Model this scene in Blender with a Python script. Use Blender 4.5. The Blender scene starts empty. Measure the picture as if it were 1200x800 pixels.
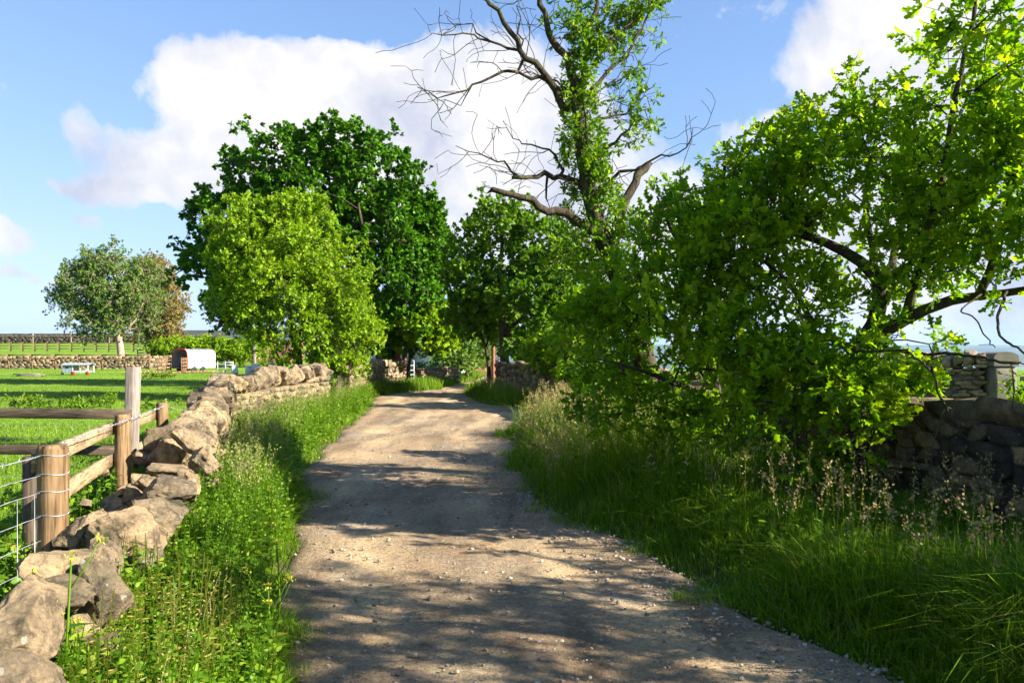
import bpy, math, random
import numpy as np
from mathutils import Vector
rng = np.random.default_rng(7); random.seed(7)
sc = bpy.context.scene; COL = sc.collection
F = 900.0; HZ = 412.0; EYE = 1.6
YO = 0.0
def P(px, py, Y):
    Y = Y+YO; return np.array([(px-600)/F*Y, Y, EYE-(py-HZ)/F*Y])
def sstep(a, b, x):
    t = np.clip((np.asarray(x, float)-a)/(b-a), 0, 1); return t*t*(3-2*t)
def unit(v): return v/np.maximum(np.linalg.norm(v, axis=-1, keepdims=True), 1e-9)

# ---------------------------------------------------------------- noise
def vnoise(p, seed=0):
    i = np.floor(p).astype(np.int64); f = p-i; u = f*f*(3-2*f)
    def h(ix, iy, iz):
        n = (ix*374761393+iy*668265263+iz*2147483647+seed*1442695041) & 0xffffffff
        n = ((n ^ (n >> 13))*1274126177) & 0xffffffff
        return ((n ^ (n >> 16)) & 0xffff)/65535.0
    r = 0
    for dx in (0, 1):
        for dy in (0, 1):
            for dz in (0, 1):
                w = (u[..., 0] if dx else 1-u[..., 0])*(u[..., 1] if dy else 1-u[..., 1])*(u[..., 2] if dz else 1-u[..., 2])
                r = r+w*h(i[..., 0]+dx, i[..., 1]+dy, i[..., 2]+dz)
    return r*2-1
def fbm(p, scale, seed=0, oct=3):
    r = 0; a = 1
    for o in range(oct):
        r = r+a*vnoise(p*scale*(2**o)+17.3*o, seed+o); a *= .5
    return r

# ---------------------------------------------------------------- lane and terrain curves
def curve(pts):
    a = np.array(pts, float); return lambda y: np.interp(y, a[:, 0], a[:, 1])
RL = curve([(-12, 1.9), (0, -.2), (3.7, -1.1), (5.4, -1.62), (7.7, -2.15), (10.8, -2.9), (15, -3.4), (21, -4.0), (25, -4.6), (28, -4.9), (30, -4.3), (33, -3.2), (40, -2.5), (60, -1)])
RR = curve([(-12, 7), (0, 3.0), (3.7, 1.9), (5.4, 1.3), (7.7, .5), (9, .22), (10.8, 0), (15, .05), (16.5, .15), (18, .9), (20, 1.2), (21.5, .7), (23, -.6), (26, -1.3), (29, -1.75), (32, -1.9), (40, -.5), (60, 1)])
WR = curve([(-12, 7.0), (6, 3.9), (11, 3.02), (15, 2.45), (19, 2.15), (22, 1.5), (26, .2), (29, -.4), (40, .3)])
WL = curve([(-12, 0.8), (0, -.95), (2.6, -1.75), (3.3, -2.0), (4.5, -2.4), (6.5, -2.85), (8, -3.25), (10.5, -4.1), (13, -4.95), (20, -4.95), (26, -5.3), (31, -5.5), (40, -5.5)])
_rl, _rr = RL, RR
def RL(y): return _rl(y)+.06*np.sin(np.asarray(y)*2.3)+.035*np.sin(np.asarray(y)*5.9+1)
def RR(y): return _rr(y)+.07*np.sin(np.asarray(y)*1.9+2)+.04*np.sin(np.asarray(y)*5.1)
def gz(x, y):
    x = np.asarray(x, float); y = np.asarray(y, float)
    a = x/(np.maximum(y, 0)+12)
    sl = 1-sstep(-.15, -.08, a); sr = sstep(-.05, .06, a)
    rise = np.where(y < 160, .043*np.clip(y-66, 0, None), .043*94-.02*(y-160))
    z = sl*rise-sr*75*sstep(42, 900, y)-sstep(30, 900, x)*(1-sr)*0
    z = z-70*sstep(300, 2500, np.hypot(x, y))*(1-sr)
    d = np.maximum(RL(y)-x, x-RR(y))
    d = np.where(y > 58, 1, d)
    near = -.05+.13*sstep(-.05, .55, d)
    p = np.stack([x, y, 0*x], -1)
    z = z+near+.03*fbm(p, .9, 3, 2)*sstep(.1, .8, d)+.05*fbm(p, .15, 5, 2)*sstep(2, 5, d)
    return z
def road_z(x, y):
    p = np.stack([x, y, 0*x], -1)
    return .012*fbm(p, .8, 11, 3)+.004

# ---------------------------------------------------------------- mesh builder
class MB:
    def __init__(s): s.V = []; s.F = []; s.T = []; s.n = 0
    def add(s, V, Fa, tint=.5):
        V = np.asarray(V, float).reshape(-1, 3)
        if not isinstance(Fa, list): Fa = [np.asarray(Fa)]
        for f in Fa: s.F.append(f+s.n)
        s.V.append(V); s.T.append(np.broadcast_to(np.asarray(tint, float), (len(V),)).copy()); s.n += len(V)
        return s
    def inst(s, V, Fa, M, T, tint):
        """V (n,3) template; M (k,3,3) with columns = axes; T (k,3); tint (k,)"""
        k = len(T); n = len(V)
        W = np.einsum('kij,nj->kni', M, V)+T[:, None, :]
        f = (np.asarray(Fa)[None]+(np.arange(k)*n)[:, None, None]).reshape(-1, np.asarray(Fa).shape[1])
        s.add(W.reshape(-1, 3), f, np.repeat(np.asarray(tint, float), n)); return s
    def build(s, name, mats, parent=None, smooth=True, loc=None, matidx=None):
        me = bpy.data.meshes.new(name)
        V = np.concatenate(s.V); 
        if loc is not None: V = V-np.asarray(loc, float)
        me.vertices.add(len(V)); me.vertices.foreach_set('co', V.astype(np.float32).ravel())
        Ls = np.concatenate([f.ravel() for f in s.F]).astype(np.int32)
        tot = np.concatenate([np.full(len(f), f.shape[1]) for f in s.F]).astype(np.int32)
        st = np.concatenate([[0], np.cumsum(tot)[:-1]]).astype(np.int32)
        me.loops.add(len(Ls)); me.loops.foreach_set('vertex_index', Ls)
        me.polygons.add(len(tot)); me.polygons.foreach_set('loop_start', st)
        try: me.polygons.foreach_set('loop_total', tot)
        except Exception: pass
        if smooth: me.polygons.foreach_set('use_smooth', np.ones(len(tot), bool))
        else: me.polygons.foreach_set('use_smooth', np.zeros(len(tot), bool))
        a = me.attributes.new('tint', 'FLOAT', 'POINT'); a.data.foreach_set('value', np.concatenate(s.T).astype(np.float32))
        me.update(calc_edges=True)
        me.materials.append(mats)
        o = bpy.data.objects.new(name, me); COL.objects.link(o)
        if parent is not None: o.parent = parent
        if loc is not None and parent is None: o.location = Vector([float(c) for c in loc])
        return o
def tag(o, label=None, cat=None, group=None, kind=None):
    if label: o['label'] = label
    if cat: o['category'] = cat
    if group: o['group'] = group
    if kind: o['kind'] = kind
    return o
def empty(name, loc, label, cat, group=None, rz=0.0):
    o = bpy.data.objects.new(name, None); COL.objects.link(o); o.empty_display_size = .2
    o.location = Vector([float(c) for c in loc]); o.rotation_euler = (0, 0, rz); return tag(o, label, cat, group)
def part(mb, name, m, root, smooth=True, label=None):
    """mesh given in world coordinates, parented to an unrotated Empty"""
    l = root.location; p = root
    while p.parent: p = p.parent; l = l+p.location
    o = mb.build(name, m, root, smooth, loc=tuple(l))
    if label: o['label'] = label
    return o
BOXF = np.array([[0, 3, 2, 1], [4, 5, 6, 7], [0, 1, 5, 4], [1, 2, 6, 5], [2, 3, 7, 6], [3, 0, 4, 7]])
def boxv(c, d, R=None, bevel=0):
    c = np.array(c, float); d = np.array(d, float)/2
    v = np.array([[-1, -1, -1], [1, -1, -1], [1, 1, -1], [-1, 1, -1], [-1, -1, 1], [1, -1, 1], [1, 1, 1], [-1, 1, 1]], float)*d
    if R is not None: v = v@np.array(R).T
    return v+c
def rotz(a): c, s = math.cos(a), math.sin(a); return np.array([[c, -s, 0], [s, c, 0], [0, 0, 1]])
def beam(mb, a, b, w, h, tint=.5, up=(0, 0, 1)):
    """rectangular timber between two points, softened by a small chamfer"""
    a = np.array(a, float); b = np.array(b, float); d = unit(b-a); u = np.array(up, float)
    s = unit(np.cross(d, u)); u = np.cross(s, d); e = min(w, h)*.12
    prof = [(-w/2+e, -h/2), (w/2-e, -h/2), (w/2, -h/2+e), (w/2, h/2-e), (w/2-e, h/2), (-w/2+e, h/2), (-w/2, h/2-e), (-w/2, -h/2+e)]
    V = []
    L = np.linalg.norm(b-a); segs = max(1, int(L/.5))
    for k in range(segs+1):
        p = a+(b-a)*k/segs
        for (x, y) in prof: V.append(p+s*x+u*y)
    Fq = []
    for k in range(segs):
        for j in range(8): Fq.append([k*8+j, k*8+(j+1) % 8, (k+1)*8+(j+1) % 8, (k+1)*8+j])
    mb.add(V, [np.array(Fq), np.array([[7, 6, 5, 4, 3, 2, 1, 0]]), np.array([[segs*8+j for j in range(8)]])], tint)
def tube(mb, pts, rad, sides=8, tint=.5, cap=True, rough=0, seed=0):
    pts = np.asarray(pts, float); n = len(pts); rad = np.broadcast_to(np.asarray(rad, float), (n,))
    t = np.gradient(pts, axis=0); t = unit(t)
    ref = np.array([0, 0, 1.0]) if abs(t[0][2]) < .9 else np.array([1.0, 0, 0])
    U = unit(np.cross(t, ref)); W = np.cross(t, U)
    for i in range(1, n):
        if np.dot(U[i], U[i-1]) < 0: U[i] = -U[i]; W[i] = -W[i]
        u = U[i-1]-t[i]*np.dot(U[i-1], t[i]); U[i] = u/max(np.linalg.norm(u), 1e-6); W[i] = np.cross(t[i], U[i])
    an = np.arange(sides)*2*math.pi/sides
    V = pts[:, None, :]+rad[:, None, None]*(np.cos(an)[None, :, None]*U[:, None, :]+np.sin(an)[None, :, None]*W[:, None, :])
    V = V.reshape(-1, 3)
    if rough:
        c = np.repeat(pts, sides, 0); r = np.repeat(rad, sides)[:, None]
        V = V+(V-c)*rough*fbm(V/np.maximum(r.mean(), .02), .9, seed, 3)[:, None]
    j = np.arange(sides); k = np.arange(n-1)[:, None]
    q = np.stack([k*sides+j, k*sides+(j+1) % sides, (k+1)*sides+(j+1) % sides, (k+1)*sides+j], -1).reshape(-1, 4)
    fs = [q]
    if cap and sides > 3:
        fs += [np.array([list(range(sides))[::-1]]), np.array([[(n-1)*sides+a for a in range(sides)]])]
    mb.add(V, fs, tint)
def resample(pts, step):
    pts = np.asarray(pts, float); d = np.r_[0, np.cumsum(np.linalg.norm(np.diff(pts[:, :3], axis=0), axis=1))]
    n = max(2, int(d[-1]/step)+1); s = np.linspace(0, d[-1], n)
    # catmull-like smoothing through linear samples
    out = np.stack([np.interp(s, d, pts[:, k]) for k in range(pts.shape[1])], 1)
    for _ in range(2): out[1:-1] = .25*out[:-2]+.5*out[1:-1]+.25*out[2:]
    return out

# ---------------------------------------------------------------- materials
def newmat(name):
    m = bpy.data.materials.new(name); m.use_nodes = True; nt = m.node_tree; nt.nodes.clear()
    return m, nt
class N:
    def __init__(s, nt): s.nt = nt
    def __call__(s, t, ins=None, **kw):
        n = s.nt.nodes.new(t)
        for k, v in kw.items(): setattr(n, k, v)
        for k, v in (ins or {}).items():
            if isinstance(v, bpy.types.NodeSocket): s.nt.links.new(v, n.inputs[k])
            else: n.inputs[k].default_value = v
        return n
def ramp(g, fac, stops):
    r = g('ShaderNodeValToRGB', {0: fac}); e = r.color_ramp.elements
    while len(e) < len(stops): e.new(.5)
    for i, (p, c) in enumerate(stops):
        e[i].position = p; e[i].color = (c[0], c[1], c[2], 1) if len(c) == 3 else c
    return r.outputs[0]
def noise(g, pos, scale, detail=4, rough=.55, dist=0):
    return g('ShaderNodeTexNoise', {'Vector': pos, 'Scale': scale, 'Detail': detail, 'Roughness': rough, 'Distortion': dist}).outputs[0]
def mixc(g, f, a, b, mode='MIX'):
    n = g('ShaderNodeMix', data_type='RGBA', blend_type=mode)
    for k, v in ((0, f), (6, a), (7, b)):
        if isinstance(v, bpy.types.NodeSocket): g.nt.links.new(v, n.inputs[k])
        else: n.inputs[k].default_value = v if k == 0 else (v[0], v[1], v[2], 1)
    return n.outputs[2]
def math_(g, op, a, b=0, c=0): 
    n = g('ShaderNodeMath', {0: a, 1: b}, operation=op); return n.outputs[0]
def bump(g, h, strength, dist=.02, normal=None):
    d = {'Height': h, 'Strength': strength, 'Distance': dist}
    if normal is not None: d['Normal'] = normal
    return g('ShaderNodeBump', d).outputs[0]
def out(g, sh): g('ShaderNodeOutputMaterial', {0: sh})
def leafmat(name, stops, transl=.45, rough=.5, tcol=(1.35, 1.35, .45), spec=.16):
    m, nt = newmat(name); g = N(nt)
    t = g('ShaderNodeAttribute', attribute_name='tint').outputs['Fac']
    c = ramp(g, t, stops)
    pos = g('ShaderNodeNewGeometry').outputs['Position']
    c = mixc(g, .35, c, ramp(g, noise(g, pos, 1.3, 2), [(.3, (.55, .6, .5)), (.7, (1.35, 1.3, 1.2))]), 'MULTIPLY')
    p = g('ShaderNodeBsdfPrincipled', {'Base Color': c, 'Roughness': rough, 'Specular IOR Level': spec})
    tc = mixc(g, 1.0, c, tcol, 'MULTIPLY')
    tr = g('ShaderNodeBsdfTranslucent', {'Color': tc})
    out(g, g('ShaderNodeMixShader', {0: transl, 1: p.outputs[0], 2: tr.outputs[0]}).outputs[0]); return m
def simple(name, col, rough=.7, metal=0, var=.25, scale=12, bmp=.2, spec=.3, alt=None):
    m, nt = newmat(name); g = N(nt); pos = g('ShaderNodeNewGeometry').outputs['Position']
    n = noise(g, pos, scale, 5)
    a = tuple(c*(1-var) for c in col); b = tuple(c*(1+var) for c in col) if alt is None else alt
    c = ramp(g, n, [(.3, a), (.7, b)])
    p = g('ShaderNodeBsdfPrincipled', {'Base Color': c, 'Roughness': rough, 'Metallic': metal, 'Specular IOR Level': spec})
    if bmp: nt.links.new(bump(g, noise(g, pos, scale*4, 4), bmp, .01), p.inputs['Normal'])
    out(g, p.outputs[0]); return m
def stonemat(name, stops, moss=.35, dark=.5, scale=1.0):
    m, nt = newmat(name); g = N(nt); pos = g('ShaderNodeNewGeometry').outputs['Position']
    t = g('ShaderNodeAttribute', attribute_name='tint').outputs['Fac']
    c = ramp(g, t, stops)
    n1 = noise(g, pos, 5*scale, 6, .65); c = mixc(g, .75, c, ramp(g, n1, [(.3, (.38, .36, .34)), (.5, (1, 1, 1)), (.66, (1.6, 1.5, 1.3))]), 'MULTIPLY')
    n2 = noise(g, pos, 11*scale, 8, .7); c = mixc(g, math_(g, 'MULTIPLY', ramp(g, n2, [(.5, (0, 0, 0)), (.62, (1, 1, 1))]), dark), c, (.045, .038, .03))
    n3 = noise(g, pos, 3.1*scale, 6, .7); c = mixc(g, math_(g, 'MULTIPLY', ramp(g, n3, [(.55, (0, 0, 0)), (.68, (1, 1, 1))]), moss), c, (.13, .14, .05))
    v = g('ShaderNodeTexVoronoi', {'Vector': pos, 'Scale': 9*scale, 'Randomness': 1.0}).outputs[0]
    n4 = noise(g, pos, 30*scale, 3); c = mixc(g, .6, c, ramp(g, noise(g, pos, 45*scale, 8, .75), [(.35, (.45, .43, .42)), (.5, (1, 1, 1)), (.64, (1.5, 1.45, 1.4))]), 'MULTIPLY')
    li = math_(g, 'MULTIPLY', math_(g, 'LESS_THAN', math_(g, 'ADD', v, math_(g, 'MULTIPLY', n4, .25)), .24), .55)
    c = mixc(g, li, c, (.42, .42, .34))
    p = g('ShaderNodeBsdfPrincipled', {'Base Color': c, 'Roughness': .9, 'Specular IOR Level': .2})
    b = bump(g, noise(g, pos, 8*scale, 12, .75), 1.0, .05/scale)
    b = bump(g, noise(g, pos, 38*scale, 8, .7), .9, .02/scale, b)
    nt.links.new(b, p.inputs['Normal']); out(g, p.outputs[0]); return m
def woodmat(name, stops, scale=1):
    m, nt = newmat(name); g = N(nt)
    pos = g('ShaderNodeTexCoord').outputs['Object']
    t = g('ShaderNodeAttribute', attribute_name='tint').outputs['Fac']
    st = g('ShaderNodeMapping', {'Vector': pos, 'Scale': (40*scale, 40*scale, 2.2*scale)}).outputs[0]
    st2 = g('ShaderNodeMapping', {'Vector': pos, 'Scale': (5*scale, 5*scale, 60*scale)}).outputs[0]
    n = noise(g, st, 1, 5, .6, .3); n2 = noise(g, st2, 1, 5, .6, .3)
    f = mixc(g, math_(g, 'GREATER_THAN', t, .5), n, n2)   # rails carry tint above .5: grain runs along them
    c = ramp(g, f, stops)
    c = mixc(g, .5, c, ramp(g, noise(g, pos, 6, 4), [(.35, (.6, .55, .5)), (.65, (1.3, 1.3, 1.25))]), 'MULTIPLY')
    p = g('ShaderNodeBsdfPrincipled', {'Base Color': c, 'Roughness': .8, 'Specular IOR Level': .2})
    nt.links.new(bump(g, f, .6, .01), p.inputs['Normal']); out(g, p.outputs[0]); return m
def barkmat(name, stops, scale=1, moss=(.07, .085, .02), mossamt=.4):
    m, nt = newmat(name); g = N(nt); pos = g('ShaderNodeTexCoord').outputs['Object']
    st = g('ShaderNodeMapping', {'Vector': pos, 'Scale': (26*scale, 26*scale, 6*scale)}).outputs[0]
    n = noise(g, st, 1, 6, .65, .6); c = ramp(g, n, stops)
    mo = noise(g, pos, 3.5*scale, 4); c = mixc(g, math_(g, 'MULTIPLY', ramp(g, mo, [(.5, (0, 0, 0)), (.62, (1, 1, 1))]), mossamt), c, moss)
    p = g('ShaderNodeBsdfPrincipled', {'Base Color': c, 'Roughness': .9, 'Specular IOR Level': .15})
    nt.links.new(bump(g, n, 1.0, .03/scale), p.inputs['Normal']); out(g, p.outputs[0]); return m

M = {}
M['oak'] = leafmat('oak leaf', [(0, (.05, .13, .004)), (.35, (.12, .25, .005)), (.65, (.23, .36, .007)), (1, (.40, .48, .015))], .6, .45)
M['oak2'] = leafmat('oak leaf darker', [(0, (.05, .13, .004)), (.5, (.14, .28, .005)), (1, (.34, .44, .012))], .58, .45)
M['ivy'] = leafmat('ivy leaf', [(0, (.035, .095, .004)), (.5, (.09, .2, .005)), (1, (.3, .4, .012))], .45, .4, spec=.3)
M['elder'] = leafmat('yellow green leaf', [(0, (.10, .20, .005)), (.5, (.185, .31, .008)), (1, (.31, .41, .02))], .4, .5)
M['syc'] = leafmat('deep green leaf', [(0, (.03, .09, .003)), (.6, (.065, .175, .005)), (1, (.12, .25, .008))], .3, .45, tcol=(1.2, 1.4, .5))
M['mid'] = leafmat('mid green leaf', [(0, (.05, .12, .006)), (.6, (.11, .22, .010)), (1, (.2, .31, .018))], .4, .45)
M['willow'] = leafmat('willow leaf', [(0, (.06, .12, .02)), (.6, (.12, .21, .035)), (1, (.22, .30, .06))], .35, .5)
M['russet'] = leafmat('russet leaf', [(0, (.13, .12, .03)), (.5, (.22, .18, .05)), (1, (.33, .22, .08))], .35, .5)
M['bush'] = leafmat('bush leaf', [(0, (.03, .09, .02)), (.6, (.06, .16, .03)), (1, (.12, .22, .05))], .4, .5)
M['grass'] = leafmat('verge grass', [(0, (.05, .13, .004)), (.5, (.12, .24, .006)), (.85, (.21, .32, .010)), (.96, (.26, .27, .08)), (1, (.36, .30, .14))], .45, .5)
M['seed'] = leafmat('seed head', [(0, (.26, .17, .08)), (.5, (.36, .26, .13)), (1, (.46, .38, .2))], .35, .7, tcol=(1.1, 1.0, .8))
M['field'] = leafmat('field grass', [(0, (.08, .16, .010)), (.5, (.125, .22, .014)), (1, (.2, .27, .025))], .35, .6)
M['weed'] = leafmat('weed leaf', [(0, (.04, .11, .006)), (.5, (.10, .20, .010)), (.85, (.19, .28, .016)), (1, (.3, .25, .06))], .4, .45)
M['seedg'] = leafmat('green seed head', [(0, (.13, .17, .04)), (.5, (.22, .24, .08)), (1, (.36, .30, .14))], .35, .7, tcol=(1.1, 1.0, .8))
M['flower'] = leafmat('yellow flower', [(0, (.35, .36, .03)), (1, (.55, .5, .06))], .3, .6, tcol=(1, 1, .6))
M['stone'] = stonemat('gritstone', [(0, (.13, .10, .065)), (.4, (.23, .175, .11)), (.75, (.31, .23, .14)), (1, (.38, .27, .15))], .35, .7)
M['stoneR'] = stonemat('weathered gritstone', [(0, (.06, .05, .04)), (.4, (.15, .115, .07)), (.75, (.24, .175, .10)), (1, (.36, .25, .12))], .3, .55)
M['stoneD'] = stonemat('dark lichened stone', [(0, (.03, .026, .02)), (1, (.09, .07, .05))], .3, .5)
M['stoneB'] = stonemat('coursed gritstone', [(0, (.13, .105, .08)), (.5, (.21, .165, .12)), (1, (.30, .23, .16))], .12, .35, 1.3)
M['pier'] = simple('pier stone', (.125, .112, .085), .9, 0, .25, 5, .3)
M['wood'] = woodmat('weathered timber', [(.34, (.035, .02, .01)), (.47, (.16, .10, .05)), (.68, (.27, .175, .09))])
M['railwood'] = woodmat('pale sawn rail', [(.34, (.12, .08, .045)), (.47, (.30, .215, .12)), (.68, (.42, .31, .18))])
M['wooddark'] = woodmat('dark timber', [(.3, (.035, .025, .018)), (.55, (.09, .065, .045)), (.75, (.16, .12, .08))])
M['woodgrey'] = woodmat('grey timber', [(.3, (.08, .065, .055)), (.5, (.2, .165, .14)), (.7, (.34, .28, .24))])
M['wire'] = simple('galvanised wire', (.42, .43, .45), .45, .6, .2, 30, 0)
M['bark'] = barkmat('oak bark', [(.3, (.018, .014, .010)), (.55, (.055, .042, .028)), (.75, (.13, .10, .065))])
M['barkd'] = barkmat('dark bark', [(.3, (.02, .015, .011)), (.55, (.06, .045, .032)), (.75, (.12, .09, .065))])
M['barkl'] = barkmat('birch bark', [(.3, (.16, .10, .07)), (.55, (.36, .26, .2)), (.75, (.52, .42, .34))], mossamt=.1)
M['straw'] = simple('straw', (.46, .30, .14), .9, 0, .3, 20, .3)
M['white'] = simple('white paint', (.55, .55, .53), .5, 0, .08, 6, .05)
M['lime'] = simple('limewash', (.82, .82, .8), .8, 0, .06, 3, .05)
M['bluegrey'] = simple('blue grey paint', (.23, .30, .37), .55, 0, .12, 5, .05)
M['red'] = simple('red paint', (.55, .02, .03), .4, 0, .1, 8, 0)
M['black'] = simple('black rubber', (.02, .02, .02), .7, 0, .1, 8, 0)
M['galv'] = simple('galvanised sheet', (.36, .38, .38), .5, .3, .15, 4, .05)
M['slate'] = simple('slate roof', (.07, .08, .10), .7, 0, .25, 3, .2)
M['brick'] = simple('red brick', (.28, .13, .09), .9, 0, .4, 9, .3)
M['barnwall'] = simple('grey cladding', (.05, .048, .045), .8, 0, .2, 3, .1)
M['rust'] = simple('rusty pipe', (.22, .09, .05), .8, 0, .3, 10, .1)

# road
def roadmat():
    m, nt = newmat('gravel lane'); g = N(nt); pos = g('ShaderNodeNewGeometry').outputs['Position']
    big = noise(g, pos, .55, 5, .6, .4)
    st = g('ShaderNodeMapping', {'Vector': pos, 'Rotation': (0, 0, -.22), 'Scale': (1.6, .35, 1)}).outputs[0]
    trk = noise(g, st, 1.3, 5, .6)
    c = ramp(g, big, [(.32, (.28, .205, .125)), (.5, (.385, .29, .175)), (.66, (.29, .24, .175))])
    c = mixc(g, .75, c, ramp(g, trk, [(.38, (.55, .52, .5)), (.5, (1, 1, 1)), (.62, (1.35, 1.27, 1.15))]), 'MULTIPLY')
    wear = g('ShaderNodeAttribute', attribute_name='tint').outputs['Fac']
    c = mixc(g, wear, mixc(g, 1.0, c, (.80, .77, .75), 'MULTIPLY'), mixc(g, 1.0, c, (1.28, 1.25, 1.2), 'MULTIPLY'))
    rust = ramp(g, noise(g, pos, 1.1, 5, .65, .5), [(.52, (0, 0, 0)), (.66, (1, 1, 1))])
    c = mixc(g, math_(g, 'MULTIPLY', rust, .45), c, (.26, .15, .09))
    f1 = noise(g, pos, 26, 6, .75); c = mixc(g, .7, c, ramp(g, f1, [(.3, (.4, .38, .36)), (.5, (1, 1, 1)), (.68, (1.6, 1.56, 1.5))]), 'MULTIPLY')
    v = g('ShaderNodeTexVoronoi', {'Vector': pos, 'Scale': 55.0, 'Randomness': 1.0})
    peb = ramp(g, v.outputs[0], [(.12, (1, 1, 1)), (.38, (0, 0, 0))])
    pc = ramp(g, v.outputs[1], [(0, (.16, .14, .13)), (.6, (.38, .34, .3)), (1, (.62, .58, .54))])
    grav = ramp(g, noise(g, pos, .8, 4, .6), [(.44, (.12, .12, .12)), (.62, (.8, .8, .8))])
    c = mixc(g, math_(g, 'MULTIPLY', peb, grav), c, pc)
    v2 = g('ShaderNodeTexVoronoi', {'Vector': pos, 'Scale': 17.0, 'Randomness': 1.0})
    p = g('ShaderNodeBsdfPrincipled', {'Base Color': c, 'Roughness': .93, 'Specular IOR Level': .2})
    b = bump(g, peb, .9, .012); b = bump(g, noise(g, pos, 9, 10, .75), 1.0, .045, b); b = bump(g, noise(g, pos, 90, 4, .6), .5, .005, b)
    nt.links.new(b, p.inputs['Normal']); out(g, p.outputs[0]); return m
M['road'] = roadmat()
def groundmat():
    m, nt = newmat('turf and soil'); g = N(nt); pos = g('ShaderNodeNewGeometry').outputs['Position']
    c = ramp(g, noise(g, pos, .18, 8, .72), [(.3, (.085, .17, .012)), (.5, (.125, .22, .016)), (.7, (.19, .27, .03))])
    c = mixc(g, .6, c, ramp(g, noise(g, pos, 6, 6, .7), [(.3, (.5, .55, .4)), (.5, (1, 1, 1)), (.7, (1.3, 1.25, 1.1))]), 'MULTIPLY')
    s = g('ShaderNodeAttribute', attribute_name='tint').outputs['Fac']
    soil = ramp(g, noise(g, pos, 4, 6, .7), [(.3, (.05, .05, .02)), (.7, (.12, .10, .05))])
    c = mixc(g, s, c, soil)
    p = g('ShaderNodeBsdfPrincipled', {'Base Color': c, 'Roughness': .95, 'Specular IOR Level': .1})
    nt.links.new(bump(g, noise(g, pos, 25, 6, .7), .8, .04), p.inputs['Normal']); out(g, p.outputs[0]); return m
M['ground'] = groundmat()
def hillmat():
    m, nt = newmat('far fields and woods'); g = N(nt); pos = g('ShaderNodeNewGeometry').outputs['Position']
    v = g('ShaderNodeTexVoronoi', {'Vector': pos, 'Scale': .004, 'Randomness': 1.0}).outputs[1]
    c = ramp(g, v, [(0, (.03, .06, .025)), (.5, (.09, .13, .04)), (1, (.16, .17, .07))])
    c = mixc(g, ramp(g, noise(g, pos, .003, 5), [(.45, (0, 0, 0)), (.55, (1, 1, 1))]), c, (.025, .045, .022))
    out(g, g('ShaderNodeBsdfPrincipled', {'Base Color': c, 'Roughness': 1.0}).outputs[0]); return m
M['hill'] = hillmat()

# ---------------------------------------------------------------- ground, lane, hills
def grid(xs, ys):
    X, Y = np.meshgrid(xs, ys); nx, ny = len(xs), len(ys)
    i = np.arange(nx-1); j = np.arange(ny-1)[:, None]
    q = np.stack([j*nx+i, j*nx+i+1, (j+1)*nx+i+1, (j+1)*nx+i], -1).reshape(-1, 4)
    return X, Y, q
def spread(a, b, step, far, n):
    core = np.arange(a, b+1e-6, step); g = np.geomspace(step, far, n)
    return np.r_[a-np.cumsum(g)[::-1][:n], core, b+np.cumsum(g)]
xs = spread(-9, 6, .16, 900, 45); ys = spread(0, 26, .2, 900, 45)
X, Y, q = grid(xs, ys)
Z = gz(X, Y)
soil = np.clip(1-sstep(.0, 1.4, np.maximum(WL(Y)-X, X-WR(Y))), 0, 1)*np.where((Y > -8) & (Y < 50), 1, 0)
yard = np.exp(-(((X+23.5)/3.2)**2+((Y-57.5)/2.6)**2)**2)
mb = MB(); mb.add(np.stack([X, Y, Z], -1), q, np.maximum(soil, yard*.9).ravel())
tag(mb.build('ground', M['ground']), 'green pasture and earth verges either side of the lane', kind='structure')
ys = np.arange(-9, 55, .12); t = np.linspace(0, 1, 36); TT, YY = np.meshgrid(t, ys)
ex = .22; xl = RL(YY)-ex; xr = RR(YY)+ex; XX = xl+(xr-xl)*TT
ZZ = road_z(XX, YY)-.10*sstep(.28, .0, np.minimum(XX-xl, xr-XX))*1.0
ZZ = ZZ-.10*(1-sstep(0, .3, np.minimum(XX-xl, xr-XX)))+0
nx = len(t); i = np.arange(nx-1); j = np.arange(len(ys)-1)[:, None]
q = np.stack([j*nx+i, j*nx+i+1, (j+1)*nx+i+1, (j+1)*nx+i], -1).reshape(-1, 4)
mid = _rl(YY)+(_rr(YY)-_rl(YY))*.5; wd = np.minimum(_rr(YY)-_rl(YY), 3.2); wob = .12*np.sin(YY*.7)+.06*np.sin(YY*1.9+1)
rut = np.exp(-((np.abs(XX-mid-wob)-.78*wd/3)/.26)**2); pp = np.stack([XX, YY, 0*XX], -1)
pot = sstep(.42, .75, fbm(pp, 1.5, 77, 2)); ZZ = ZZ-.014*rut-.022*pot+.01*fbm(pp, 4, 8, 3)*.5
mb = MB(); mb.add(np.stack([XX, YY, ZZ], -1), q, (rut*(.75+.5*fbm(pp, .9, 6, 2))).clip(0, 1).ravel()); tag(mb.build('lane', M['road']), 'dusty gravel farm lane running between the walls', kind='structure')
xs = np.linspace(-9000, 12000, 140); ys = np.linspace(2600, 9500, 50); X, Y, q = grid(xs, ys)
p = np.stack([X, Y, 0*X], -1)
Z = -86+sstep(2700, 7600, Y)*(150+10*fbm(p, .0004, 9, 3))+6*fbm(p, .0015, 4, 2)*sstep(2700, 4000, Y)-sstep(7800, 9500, Y)*120
mb = MB(); mb.add(np.stack([X, Y, Z], -1), q, .5); tag(mb.build('far_hills', M['hill']), 'long distant moorland ridge across the valley', kind='structure')

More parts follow.
